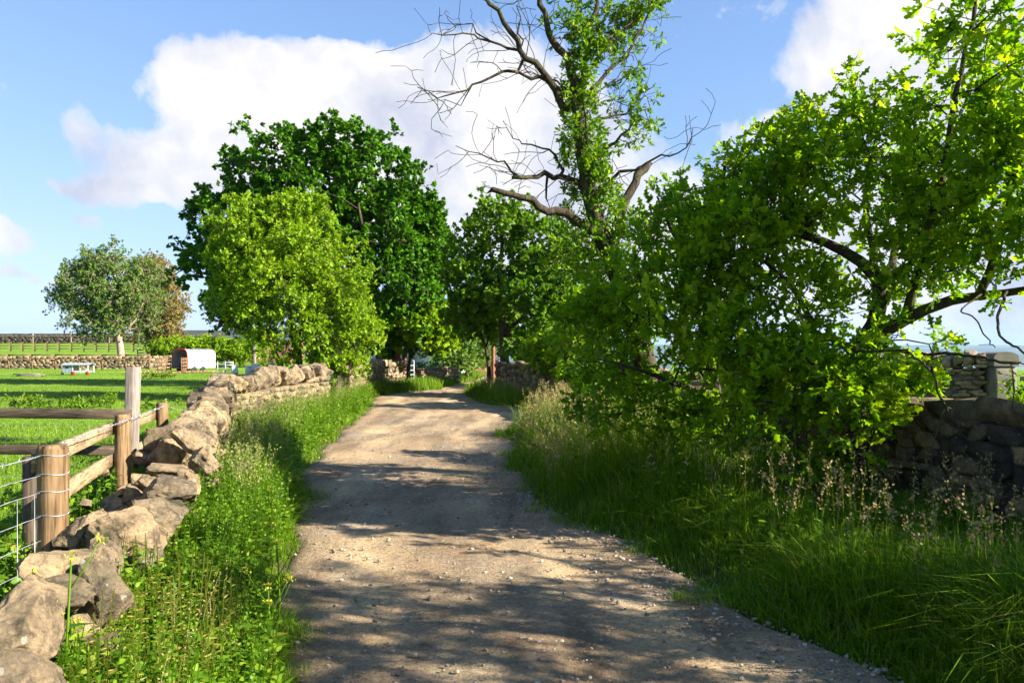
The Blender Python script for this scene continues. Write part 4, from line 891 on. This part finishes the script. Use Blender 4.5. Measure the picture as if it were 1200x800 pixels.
for k in range(4): m1.add(boxv(c+np.array([0, -.012, .09-.055*k]), (.13 if k else .15, .004, .022 if k else .035)), BOXF)
part(m1, 'print', M['slate'], pn, False)
b = G(574, 29.5)
tree('ash_sapling', 'thin leaning sapling with pale trunk left of the notice tree', b, [([b, P(572, 420, 29.5), P(566, 395, 29.5), P(558, 370, 29.5)], .11, .035), ([P(569, 405, 29.5), P(578, 385, 29.5), P(582, 365, 29.5)], .05, .02)],
     [PB(556, 372, 29.5, 22, 26, 1.0), PB(578, 375, 29.8, 18, 24, .9)], 80, M['mid'], M['bark'], PALM, .19, 45, twigs=5, tl=.4, rosette=5, along=2, step=.4, minz=1.7, tip_r=.008)
# pasture trees
b = G(145, 69)
tree('birch_tree', 'feathery grey green tree with leaning pale pink trunk out in the pasture', b, [([b, P(142, 415, 69), P(138, 395, 69), P(140, 370, 69), P(135, 330, 69), P(132, 300, 69)], .34, .1), ([P(139, 390, 69), P(115, 360, 69), P(90, 335, 69)], .14, .05), ([P(139, 395, 69), P(165, 370, 69), P(170, 340, 69)], .14, .05)],
     [PB(130, 320, 69, 36, 30, 2.4), PB(100, 345, 69, 32, 30, 2.2), PB(152, 350, 69.5, 32, 32, 2.2), PB(115, 372, 69, 32, 20, 2.0), PB(80, 340, 69, 14, 10, 1.0), PB(115, 302, 69, 16, 12, 1.0), PB(90, 318, 69, 16, 14, 1.2), PB(165, 320, 69.5, 20, 18, 1.4)],
     480, M['willow'], M['barkl'], RHOMB, .21, 51, twigs=8, tl=.8, rosette=7, along=5, step=.9, minz=3, tip_r=.02, rmax=.2, shell=.5, upb=.5, droop=.25, jag=.5)
b = G(183, 74)
tree('birch_tree', 'russet tinged tree with forked leaning trunks right behind the grey green one', b, [([b, P(182, 425, 74), P(172, 405, 74), P(168, 390, 74), P(172, 360, 74)], .42, .12), ([P(184, 428, 74), P(186, 405, 74), P(180, 390, 74), P(185, 350, 74)], .28, .1), ([P(178, 400, 74), P(190, 385, 74), P(198, 365, 74)], .14, .05)],
     [PB(180, 325, 74, 24, 26, 2.2), PB(192, 355, 74, 22, 30, 2.2), PB(196, 385, 74, 17, 18, 1.5), PB(172, 370, 74.5, 20, 30, 2.0), PB(180, 308, 74, 10, 8, .8)],
     320, M['russet'], M['barkl'], RHOMB, .21, 52, twigs=8, tl=.8, rosette=7, along=5, step=.9, minz=3, tip_r=.02, rmax=.2, shell=.5, upb=.5, droop=.2, jag=.5)
def bush(name, label, px, Y, blobs, n, mat, leaf=.15, tl=.3, seed=60, tmpl=RHOMB, ros=6, step=.4, cat='bush', upb=.9, shell=.7, th=.5):
    b = G(px, Y); return tree(name, label, b, [([b, (b[0], b[1], b[2]+th)], .12*th, .08*th), ([b, (b[0]+.6*th, b[1], b[2]+1.2*th)], .08*th, .04*th)], blobs, n, mat, M['barkd'], tmpl, leaf, seed, twigs=5, tl=tl, rosette=ros, along=3, step=step, minz=-9, tip_r=.008, rmax=.05, shell=shell, upb=upb, cat=cat)
bush('hedge', 'bright topped clipped hedge behind the livestock trailer', 240, 69, [PB(x, 412+2*math.sin(x), 69, 16, 13, 1.3) for x in range(192, 300, 13)], 520, M['elder'], .22, .4, 61, RHOMB, 6, .6, 'hedge', 1.3)
bush('willow_bush', 'loose grey green bush spilling over the bank at the far bend', 535, 42, [PB(530, 400, 42, 26, 24, 1.6), PB(510, 385, 43, 18, 22, 1.2), PB(548, 415, 42, 16, 16, 1.0), PB(535, 428, 40.5, 20, 14, 1.0)], 260, M['willow'], .2, .45, 62)
bush('elder_bush', 'dense green bush filling the gap behind the notice tree', 625, 36, [PB(610, 385, 36, 30, 34, 1.8), PB(650, 395, 35, 36, 30, 1.8), PB(560, 380, 44, 24, 40, 2.0), PB(635, 425, 33, 22, 14, 1.0)], 460, M['mid'], .2, .4, 63)
bush('bank_bush', 'rounded low green bush on top of the bank right of the white outhouse', 508, 39, [PB(505, 437, 39, 20, 9, .9), PB(522, 443, 39, 14, 8, .8)], 120, M['bush'], .14, .25, 64)
bush('bramble', 'leafy bush leaning over the right wall near the stone pier gate', 1196, 7.4, [PB(1206, 474, 7.4, 8, 20, .15)], 8, M['oak2'], .08, .12, 65, OAK, 5, .15)
bush('bramble', 'dark tangle under the dead tree against the wall', 735, 10.6, [PB(720, 480, 10.7, 42, 34, .45), PB(775, 500, 10.3, 40, 40, .45), PB(700, 440, 11.3, 30, 30, .4), PB(830, 520, 9.2, 45, 30, .4)], 170, M['ivy'], .07, .14, 66, HEART, 6, .2)
bush('hawthorn', 'shaded hawthorn in front of the right wall beyond the tall grass clump', 655, 22.5, [PB(650, 410, 22.5, 30, 24, .8), PB(690, 385, 21, 30, 40, .9), PB(675, 440, 20.5, 20, 16, .5)], 240, M['oak2'], .12, .26, 67, RHOMB, 6, .3)
for (px, y, h, lab) in ((12, 20, .55, 'left clump of nettles in the pasture behind the dark fence'), (70, 19, .5, 'broad clump of thistles behind the dark fence rails'), (125, 21, .45, 'clump of docks left of the tall grey post'), (185, 20, .4, 'clump of docks right of the tall grey post'), (183, 43, .5, 'dark tussock of rushes in front of the trailer'), (165, 33, .35, 'small lone tussock between the tall post and the coop')):
    w = 24 if y < 30 else 14; h *= .8
    bush('weed_clump', lab, px, y, [PB(px, HZ+F*(EYE-h*.45)/y, y, w, F*h*.5/y, .7), PB(px+w*.8, HZ+F*(EYE-h*.4)/y, y+.5, w*.7, F*h*.4/y, .6)], 70, M['weed'], .08, .12, 70+px, RHOMB, 6, .2, 'weeds', th=.12)

# ---------------------------------------------------------------- grass and weeds
def blades(mb, x, y, h, r, w=.006, bend=.5, tint=None, z=None):
    k = len(x); a = r.uniform(0, 6.28, k); fa = a+r.normal(1.57, .5, k); dx, dy = np.cos(a), np.sin(a); sx, sy = np.cos(fa), np.sin(fa)
    b = np.abs(r.normal(0, bend, k))*h; z0 = (gz(x, y) if z is None else z)-.02; W = w*r.uniform(.6, 1.5, k)
    V = np.zeros((k, 7, 3))
    for i, (t, ww) in enumerate(((0, 1), (.4, .85), (.75, .5))):
        o = b*t*t; zz = z0+h*t*(1-.12*t*bend)
        for s_, c in ((-1, 0), (1, 1)):
            V[:, i*2+c, 0] = x+dx*o+s_*sx*W*ww*.5; V[:, i*2+c, 1] = y+dy*o+s_*sy*W*ww*.5; V[:, i*2+c, 2] = zz
    V[:, 6, 0] = x+dx*b; V[:, 6, 1] = y+dy*b; V[:, 6, 2] = z0+h*(1-.25*np.minimum(b/h, 1.5))
    q = np.array([[0, 1, 3, 2], [2, 3, 5, 4]]); t3 = np.array([[4, 5, 6]]); off = (np.arange(k)*7)[:, None, None]
    mb.add(V.reshape(-1, 3), [(q+off).reshape(-1, 4), (t3+off).reshape(-1, 3)], np.repeat(r.random(k)**1.1 if tint is None else tint, 7))
def stems(mbS, mbH, x, y, h, r, head=.12, nb=12, w=.003, bs=.012, spread_=.02):
    """flowering grass stems with loose seed heads"""
    k = len(x); a = r.uniform(0, 6.28, k); b = np.abs(r.normal(0, .16, k))*h; z0 = gz(x, y)
    def pt(t): return np.stack([x+np.cos(a)*b*t*t, y+np.sin(a)*b*t*t, z0+h*t], 1)
    V = np.zeros((k, 8, 3)); sx = np.stack([-np.sin(a), np.cos(a), 0*a], 1)
    for i, t in enumerate((0, .35, .7, 1)): V[:, 2*i] = pt(t)-sx*w*(1-.5*t)*.5; V[:, 2*i+1] = pt(t)+sx*w*(1-.5*t)*.5
    q = np.array([[0, 1, 3, 2], [2, 3, 5, 4], [4, 5, 7, 6]]); off = (np.arange(k)*8)[:, None, None]
    mbS.add(V.reshape(-1, 3), [(q+off).reshape(-1, 4)], np.repeat(r.uniform(.4, 1, k), 8))
    kk = k*nb; t = 1-np.repeat(head/h, nb)*r.random(kk)*1.0; A = np.repeat(a, nb); B = np.repeat(b, nb)
    c = np.stack([np.repeat(x, nb)+np.cos(A)*B*t*t, np.repeat(y, nb)+np.sin(A)*B*t*t, np.repeat(z0, nb)+np.repeat(h, nb)*t], 1)
    d = unit(r.normal(size=(kk, 3))*.7+np.array([0, 0, .8])); c = c+d*spread_*r.random(kk)[:, None]
    mbH.inst(RHOMB[0], RHOMB[1], frames(d, r.normal(size=(kk, 3)), bs*r.uniform(.7, 1.5, kk)), c, np.repeat(r.random(k), nb)*.6+.4*r.random(kk))
r = np.random.default_rng(99)
def scatter(n, y0, y1, xa, xb, pw=1.6):
    u = r.random(n); y = (y0**(1-pw)+u*(y1**(1-pw)-y0**(1-pw)))**(1/(1-pw)) if pw != 1 else y0*(y1/y0)**u
    a, b = xa(y), xb(y); return a+(b-a)*r.random(n), y
def edge(x, y): # distance inside the verge from the lane edge
    return np.maximum(RL(y)-x, x-RR(y))
def clump(x, y, s=1.2, seed=2): return .5+.5*fbm(np.stack([x, y, 0*x], -1), s, seed, 3)
# left verge
mg = MB(); mw = MB(); ms = MB(); mh = MB()
x, y = scatter(105000, 1.9, 32, lambda y: WL(y)+.12, lambda y: RL(y)+.32); e = edge(x, y)+np.clip(.28*fbm(np.stack([x, y, 0*x], -1), 1.8, 8, 3), -.04, .3)
h = (.10+.36*sstep(0, .5, e))*(.45+.9*clump(x, y))*r.uniform(.5, 1.35, len(x)); h = h*np.interp(y, [2, 4, 8, 32], [.75, .85, 1.1, 1.15])
k = (e > -.05) & (h > .03); x, y, h = x[k], y[k], h[k]; blades(mg, x, y, h, r, .0065*np.interp(y, [2, 10, 32], [.8, 1.2, 2.6]), .7)
tag(mg.build('verge_grass', M['grass']), 'tall rough grass on the left verge between wall and lane', kind='stuff')
x, y = scatter(1200, 6, 30, lambda y: WL(y)+.3, lambda y: RL(y)-.25, 1.3); h = r.uniform(.45, .85, len(x))*np.interp(y, [2, 6, 12], [.75, .9, 1.0])
stems(ms, mh, x, y, h, r, .13, 12, .0035, .014*np.interp(y, [2, 30], [1, 1.6]).mean(), .025)
tag(mh.build('seed_heads', M['seedg']), 'feathery tan grass seed heads on the left verge', kind='stuff'); tag(ms.build('grass_stems', M['grass']), 'flowering grass stems on the left verge', kind='stuff')
def weeds(name, label, x, y, h, leaf, tmpl, mat, nleaf=14, spread_=.12, up=.5, flat=.9):
    """upright leafy weeds: pairs of leaves all the way up every stem"""
    k = len(x); m1 = MB(); z0 = gz(x, y); lean = r.normal(0, .12, (k, 2))
    t = (np.tile(np.arange(nleaf), k)+.5+r.uniform(-.3, .3, k*nleaf))/nleaf; X_ = np.repeat(x, nleaf); Y_ = np.repeat(y, nleaf); H_ = np.repeat(h, nleaf)
    c = np.stack([X_+np.repeat(lean[:, 0], nleaf)*t*H_, Y_+np.repeat(lean[:, 1], nleaf)*t*H_, np.repeat(z0, nleaf)+H_*(.1+.9*t)], 1)
    an = r.uniform(0, 6.28, k*nleaf); d = np.stack([np.cos(an), np.sin(an), r.normal(.15, .35, k*nleaf)], 1)
    sz = leaf*np.interp(t, [0, .5, 1], [1.1, 1, .45])*r.uniform(.7, 1.3, k*nleaf)
    add_leaves(m1, tmpl, c, d, sz, r, flat, np.clip(np.repeat(r.random(k), nleaf)*.5+.5*r.random(k*nleaf), 0, 1))
    V = np.zeros((k, 4, 3)); V[:, 0] = np.stack([x-.003, y, z0], 1); V[:, 1] = np.stack([x+.003, y, z0], 1); V[:, 2] = np.stack([x+.002+lean[:, 0]*h, y+lean[:, 1]*h, z0+h], 1); V[:, 3] = np.stack([x-.002+lean[:, 0]*h, y+lean[:, 1]*h, z0+h], 1)
    m1.add(V.reshape(-1, 3), (np.array([[0, 1, 2, 3]])[None]+(np.arange(k)*4)[:, None, None]).reshape(-1, 4), .4)
    return tag(m1.build(name, mat), label, kind='stuff')
NET = (np.array([(0, 0, 0), (.2, -.27, -.03), (.42, -.2, 0), (.5, -.25, -.03), (.7, -.13, -.02), (1, 0, -.15), (.7, .13, -.02), (.5, .25, -.03), (.42, .2, 0), (.2, .27, -.03), (.45, 0, .03)]), np.array([[0, 1, 10], [1, 2, 10], [2, 3, 10], [3, 4, 10], [4, 5, 10], [5, 6, 10], [6, 7, 10], [7, 8, 10], [8, 9, 10], [9, 0, 10]]))
x, y = scatter(4600, 1.8, 7.5, lambda y: WL(y)+.15, lambda y: RL(y)-.12, 1.2); h = r.uniform(.25, .52, len(x))*(.6+.8*clump(x, y, .9, 6)); weeds('nettles', 'nettles and mixed broad leaved weeds filling the near left verge', x, y, h, .052, NET, M['weed'], 15)
x, y = scatter(3000, 7, 30, lambda y: WL(y)+.3, lambda y: RL(y)-.1, 1.3); h = r.uniform(.25, .6, len(x)); weeds('nettles', 'leafy weeds among the grass along the farther left verge', x, y, h, .075, NET, M['weed'], 12)
x, y = scatter(420, 3.6, 9, lambda y: WL(y)-1.1, lambda y: WL(y)-.2, 1.1); h = r.uniform(.25, .6, len(x)); weeds('nettles', 'nettles growing between the post and rail fence and the tumbled wall', x, y, h, .07, NET, M['weed'], 16)
M['weed2'] = leafmat('olive weed with rusty tips', [(0, (.08, .12, .015)), (.5, (.2, .22, .03)), (1, (.40, .24, .07))], .4, .5)
x = r.uniform(-1.9, -.95, 330); y = r.uniform(2.1, 3.9, 330); k = (x > WL(y)+.2) & (x < RL(y)-.25); weeds('tall_weeds', 'bolted olive weeds with rusty orange tips in the near left corner', x[k], y[k], r.uniform(.35, .62, k.sum()), .045, LANCE, M['weed2'], 26, flat=.5)
x, y = scatter(260, 2.4, 9, lambda y: WL(y)+.3, lambda y: RL(y)-.2, 1.2); weeds('docks', 'long leaved docks standing among the nettles on the left verge', x, y, r.uniform(.2, .45, len(x)), .17, LANCE, M['weed'], 9, flat=.6)
# brownish bolted sorrel and dry stalks
m1 = MB(); m2 = MB(); x = np.r_[r.uniform(-1.75, -1.25, 26), r.uniform(-2.6, -1.9, 14)]; y = np.r_[r.uniform(2.3, 3.6, 26), r.uniform(3.4, 4.6, 14)]
stems(m1, m2, x, y, r.uniform(.35, .6, len(x)), r, .2, 20, .003, .009, .02); tag(m2.build('sorrel_heads', M['seed']), 'rusty seed heads of sorrel in the near left corner', kind='stuff'); tag(m1.build('dry_stalks', M['seed']), 'dry pinkish stalks beside the near boulders', kind='stuff')
# right verge
mg = MB()
x, y = scatter(125000, 2.6, 31, lambda y: RR(y)-.35, lambda y: WR(y)-.22); e = edge(x, y)+np.clip(.3*fbm(np.stack([x, y, 0*x], -1), 1.8, 18, 3), -.04, .3)
tall = .14+.42*sstep(.05, .9, e); tall = tall*np.where((y > 8) & (y < 15), 1.25, 1); h = tall*(.5+.8*clump(x, y, 1.1, 4))*r.uniform(.5, 1.35, len(x))
h = h*np.interp(y, [2, 6, 9, 15, 17], [.9, .85, 1.1, 1.15, .8])
k = (e > -.05); x, y, h = x[k], y[k], h[k]; blades(mg, x, y, h, r, .0065*np.interp(y, [2, 10, 32], [1.25, 1.4, 2.6]), .75)
tag(mg.build('verge_grass', M['grass']), 'long lush grass on the right verge below the wall', kind='stuff')
ms = MB(); mh = MB()
x, y = scatter(330, 3.4, 7.5, lambda y: RR(y)+.5, lambda y: WR(y)-.35, 1.1); h = r.uniform(.45, .8, len(x)); stems(ms, mh, x, y, h, r, .16, 16, .0035, .019, .03)
x, y = scatter(1400, 8, 15.3, lambda y: RR(y)+.12, lambda y: np.minimum(WR(y)-.5, RR(y)+1.5), 1.1); h = r.uniform(.55, 1.0, len(x))*(.6+.4*sstep(0, .6, x-RR(y))); stems(ms, mh, x, y, h, r, .16, 14, .004, .018, .03)
x, y = scatter(700, 16, 29, lambda y: RR(y)+.3, lambda y: WR(y)-.3, 1.1); h = r.uniform(.4, .7, len(x)); stems(ms, mh, x, y, h, r, .14, 10, .006, .02, .03)
tag(mh.build('seed_heads', M['seed']), 'pinkish grass seed heads catching the sun on the right verge', kind='stuff'); tag(ms.build('grass_stems', M['grass']), 'flowering grass stems on the right verge', kind='stuff')
x, y = scatter(1100, 3.4, 14, lambda y: RR(y)+.5, lambda y: WR(y)-.3, 1.2); h = r.uniform(.2, .5, len(x)); weeds('docks', 'dark leafy weeds in the shade under the right wall', x, y, h, .075, NET, M['weed'], 11)
# pasture: short tufts
mg = MB(); n = 130000; y = 3.2*(75/3.2)**r.random(n); x = WL(np.minimum(y, 20))-.5-r.random(n)*(y*.5+2); k = (x > -.75*y-1) & ((x+23.5)**2/9+(y-56.5)**2/5 > 1); x, y = x[k], y[k]
h = (.045+.035*clump(x, y, .5, 3))*r.uniform(.6, 1.6, len(x))*np.interp(y, [3, 20, 60], [1.1, 1.0, .8]); blades(mg, x, y, h, r, .006*np.interp(y, [3, 10, 75], [1, 1.8, 5]), .6)
tag(mg.build('pasture_grass', M['field']), 'short bright grazed grass of the pasture', kind='stuff')
# pasture right beyond the gate and bank by the bend
mg = MB(); x = r.uniform(5, 16, 22000); y = r.uniform(8, 34, 22000); blades(mg, x, y, r.uniform(.08, .25, 22000), r, .02, .5); tag(mg.build('paddock_grass', M['field']), 'sunlit paddock grass beyond the right wall and gate', kind='stuff')
mg = MB(); n = 26000; y = r.uniform(29, 50, n); x = np.where(r.random(n) < .75, RL(y)-r.random(n)*3.2, RR(y)+r.random(n)*2.0); blades(mg, x, y, r.uniform(.15, .55, n), r, .02, .4); tag(mg.build('bank_grass', M['grass']), 'sunny grassy bank at the far bend of the lane', kind='stuff')
# individual tall plants by the left verge
def mustard(px, py, Y, h, label, seed):
    rr = np.random.default_rng(seed); x0 = (px-600)/F*Y; root = empty('mustard_plant', (x0, Y, float(gz(x0, Y))), label, 'plant', 'tall flowering plants on the left verge')
    m1 = MB(); m2 = MB(); m3 = MB(); z0 = float(gz(x0, Y)); top = np.array([x0+rr.normal(0, .04), Y, z0+h]); st_ = np.array([x0, Y, z0-.02]); tube(m1, [st_, (st_+top)/2+np.array([.02, 0, 0]), top], [.006, .005, .003], 6)
    tips = [top]
    for k in range(4):
        t = .45+.13*k; a = st_+(top-st_)*t; an = rr.uniform(0, 6.28); e_ = a+np.array([math.cos(an)*.1, math.sin(an)*.1, .17]); tube(m1, [a, (a+e_)/2+np.array([0, 0, -.015]), e_], [.003, .003, .002], 5); tips.append(e_)
    for t_ in tips:
        m3 = MB(); c = t_+rr.normal(0, .010, (16, 3)); d = unit(rr.normal(size=(16, 3))+np.array([0, 0, 1])); m3.inst(RHOMB[0], RHOMB[1], frames(d, rr.normal(size=(16, 3)), np.full(16, .016)), c, rr.random(16)); part(m3, 'flower_head', M['flower'], root)
    t = rr.uniform(.1, .8, 9); c = st_+(top-st_)*t[:, None]; an = rr.uniform(0, 6.28, 9); d = np.stack([np.cos(an), np.sin(an), .3+0*an], 1); add_leaves(m2, LANCE, c, d, np.full(9, .11), rr, .6)
    part(m1, 'stem', M['grass'], root); part(m2, 'leaves', M['weed'], root)
mustard(322, 650, 4.1, .62, 'tallest yellow topped stem at the lane edge of the left verge', 1); mustard(312, 690, 3.7, .5, 'shorter yellow topped stem just in front of the tallest one', 2); mustard(57, 740, 2.75, .78, 'thin yellow topped stem growing beside the near boulders', 3)
# loose stones on the lane
m1 = MB(); n = 6500; y = 2.9*(20/2.9)**r.random(n); u = np.where(r.random(n) < .45, 1-np.abs(r.normal(0, .12, n)), r.random(n)); x = RL(y)+(RR(y)-RL(y))*np.clip(u, 0, 1.04); s = .004+.011*r.random(n)**5+.012*(r.random(n) < .006)
for t in range(4):
    V, Fq = rock(3, 700+t, .5, 6, .2); k = np.arange(n) % 4 == t; kk = k.sum(); A = r.uniform(0, 6.28, kk); Mx = np.zeros((kk, 3, 3)); Mx[:, 0, 0] = np.cos(A); Mx[:, 0, 1] = -np.sin(A); Mx[:, 1, 0] = np.sin(A); Mx[:, 1, 1] = np.cos(A); Mx[:, 2, 2] = .6; Mx = Mx*s[k][:, None, None]*np.array([1, .75, 1])[None, :, None]
    m1.inst(V, Fq, Mx, np.stack([x[k], y[k], road_z(x[k], y[k])+s[k]*.25], 1), r.random(kk))
M['pebble'] = stonemat('loose chippings', [(0, (.2, .17, .14)), (.5, (.32, .27, .21)), (1, (.5, .45, .38))], 0, .1, 3)
tag(m1.build('loose_gravel', M['pebble']), 'loose chippings and small stones scattered over the lane', kind='stuff')

# ---------------------------------------------------------------- sky, sun, camera
AZ, EL = math.radians(107), math.radians(28)
w = bpy.data.worlds.new('World'); sc.world = w; w.use_nodes = True; nt = w.node_tree; nt.nodes.clear(); g = N(nt)
sky = g('ShaderNodeTexSky', sky_type='NISHITA'); sky.sun_disc = False; sky.sun_elevation = EL; sky.sun_rotation = AZ; sky.air_density = 1.0; sky.dust_density = .0; sky.ozone_density = 2.0; sky.altitude = 200
d = g('ShaderNodeTexCoord').outputs['Generated']
dn = g('ShaderNodeVectorMath', {0: d}, operation='NORMALIZE').outputs[0]
warp = g('ShaderNodeTexNoise', {'Vector': dn, 'Scale': 7.0, 'Detail': 6.0, 'Roughness': .6}).outputs[1]
wv = g('ShaderNodeVectorMath', {0: warp, 1: (.5, .5, .5)}, operation='SUBTRACT').outputs[0]
wv = g('ShaderNodeVectorMath', {0: wv, 'Scale': .075}, operation='SCALE').outputs[0]
dw = g('ShaderNodeVectorMath', {0: dn, 1: wv}, operation='ADD').outputs[0]
# cumulus banks: direction, size (radians) across and up, density
CL = [(290, 108, 55, 30, .95), (245, 95, 34, 26, .7), (370, 95, 60, 28, .9), (440, 110, 70, 34, .9), (530, 120, 80, 38, .9), (600, 150, 70, 60, .8), (420, 170, 150, 50, .75), (560, 220, 110, 60, .7), (195, 190, 38, 18, .7), (135, 216, 36, 12, .65), (235, 160, 22, 16, .4), (240, 205, 55, 30, .5),
      (102, 145, 15, 20, .35), (105, 255, 16, 9, .45), (66, 210, 12, 6, .3), (6, 282, 24, 20, .6), (40, 326, 50, 7, .4), (1060, 35, 55, 55, 1.0), (945, 75, 34, 26, .5), (1010, 60, 40, 40, .8), (900, 150, 25, 12, .4), (1180, 120, 80, 110, .8), (1080, 310, 200, 75, .9), (840, 18, 50, 22, .3), (700, 270, 120, 60, .4), (1500, 250, 300, 200, .6), (-500, 150, 160, 60, .7)]
acc = None
for (px, py, rx, ry, a) in CL:
    c = np.array([(px-600)/F, 1, (HZ-py)/F]); L = np.linalg.norm(c); c = c/L; rt_ = unit(np.cross(c, [0, 0, 1])); up_ = np.cross(rt_, c)
    s1, s2 = F*L*.72/rx, F*L*.72/ry
    dd = g('ShaderNodeVectorMath', {0: dw, 1: tuple(c)}, operation='SUBTRACT').outputs[0]
    u = math_(g, 'MULTIPLY', g('ShaderNodeVectorMath', {0: dd, 1: tuple(rt_)}, operation='DOT_PRODUCT').outputs['Value'], s1)
    v = math_(g, 'MULTIPLY', g('ShaderNodeVectorMath', {0: dd, 1: tuple(up_)}, operation='DOT_PRODUCT').outputs['Value'], s2)
    f_ = g('ShaderNodeVectorMath', {0: dd, 1: tuple(c)}, operation='DOT_PRODUCT').outputs['Value']
    q_ = math_(g, 'ADD', math_(g, 'ADD', math_(g, 'MULTIPLY', u, u), math_(g, 'MULTIPLY', v, v)), math_(g, 'MULTIPLY', math_(g, 'MULTIPLY', f_, f_), 30.0))
    e_ = math_(g, 'MULTIPLY', math_(g, 'EXPONENT', math_(g, 'MULTIPLY', q_, -1.0)), a)
    acc = e_ if acc is None else math_(g, 'ADD', acc, e_)
nz = g('ShaderNodeTexNoise', {'Vector': dw, 'Scale': 9.0, 'Detail': 9.0, 'Roughness': .58, 'Distortion': .3}).outputs[0]
dens = math_(g, 'ADD', acc, math_(g, 'MULTIPLY', math_(g, 'SUBTRACT', nz, .5), 1.1))
n2_ = g('ShaderNodeTexNoise', {'Vector': dw, 'Scale': 26.0, 'Detail': 8.0, 'Roughness': .6}).outputs[0]
dens = math_(g, 'ADD', dens, math_(g, 'MULTIPLY', math_(g, 'SUBTRACT', n2_, .5), .45))
mask = ramp(g, dens, [(.26, (0, 0, 0)), (.37, (.55, .55, .55)), (.5, (.88, .88, .88)), (.8, (1, 1, 1))])
ccol = ramp(g, g('ShaderNodeTexNoise', {'Vector': dw, 'Scale': 8.0, 'Detail': 8.0, 'Roughness': .58}).outputs[0], [(.34, (.66, .70, .86)), (.48, (.90, .91, .98)), (.6, (1.12, 1.09, 1.08))])
SKY_S, CLOUD_S = .055, .25
kk_ = g('ShaderNodeVectorMath', {0: sky.outputs[0], 1: (.2, .2, .2), 2: (1, 1, 1)}, operation='MULTIPLY_ADD').outputs[0]
sk_ = g('ShaderNodeVectorMath', {0: sky.outputs[0], 1: kk_}, operation='DIVIDE').outputs[0]
b1 = g('ShaderNodeBackground', {'Color': mixc(g, 1.0, sk_, (1.4, 1.62, 2.1), 'MULTIPLY'), 'Strength': SKY_S}); b2 = g('ShaderNodeBackground', {'Color': ccol, 'Strength': CLOUD_S})
mx = g('ShaderNodeMixShader', {0: mask, 1: b1.outputs[0], 2: b2.outputs[0]}); g('ShaderNodeOutputWorld', {0: mx.outputs[0]})
sl = bpy.data.lights.new('sun', 'SUN'); sl.energy = 5.0; sl.angle = math.radians(.55); sl.color = (1.0, .93, .80); so = bpy.data.objects.new('sun', sl); COL.objects.link(so)
sv = Vector((math.sin(AZ)*math.cos(EL), math.cos(AZ)*math.cos(EL), math.sin(EL))); so.rotation_euler = sv.to_track_quat('Z', 'Y').to_euler(); so.location = sv*50
cam = bpy.data.cameras.new('camera'); co_ = bpy.data.objects.new('camera', cam); COL.objects.link(co_); co_.location = (0, 0, EYE); co_.rotation_euler = (math.pi/2, 0, 0)
cam.sensor_width = 36; cam.lens = 27; cam.shift_y = 12/1200; cam.clip_end = 30000; cam.clip_start = .05; sc.camera = co_
# haze in the valley air
HAZE = 6e-5
hz = MB(); hz.add(boxv((1000, 3500, 20), (24000, 15000, 420)), BOXF); m, nt = newmat('air haze'); g = N(nt)
vol = g('ShaderNodeVolumePrincipled', {'Color': (.36, .6, 1.0, 1), 'Density': HAZE, 'Anisotropy': .2}); o_ = nt.nodes.new('ShaderNodeOutputMaterial'); nt.links.new(vol.outputs[0], o_.inputs['Volume'])
m.cycles.homogeneous_volume = True if hasattr(m.cycles, 'homogeneous_volume') else None
tag(hz.build('haze', m, None, False), 'thin blue air haze over the valley', kind='stuff')
sc.view_settings.view_transform = 'Standard'; sc.view_settings.look = 'None'; sc.view_settings.gamma = 1; sc.view_settings.exposure = 1.95
cy_ = sc.cycles; cy_.use_denoising = True; cy_.max_bounces = 7; cy_.diffuse_bounces = 3; cy_.transmission_bounces = 4; cy_.glossy_bounces = 2; cy_.volume_bounces = 0; cy_.transparent_max_bounces = 4; cy_.sample_clamp_indirect = 4; cy_.use_adaptive_sampling = True; cy_.adaptive_threshold = .02; cy_.caustics_reflective = False; cy_.caustics_refractive = False
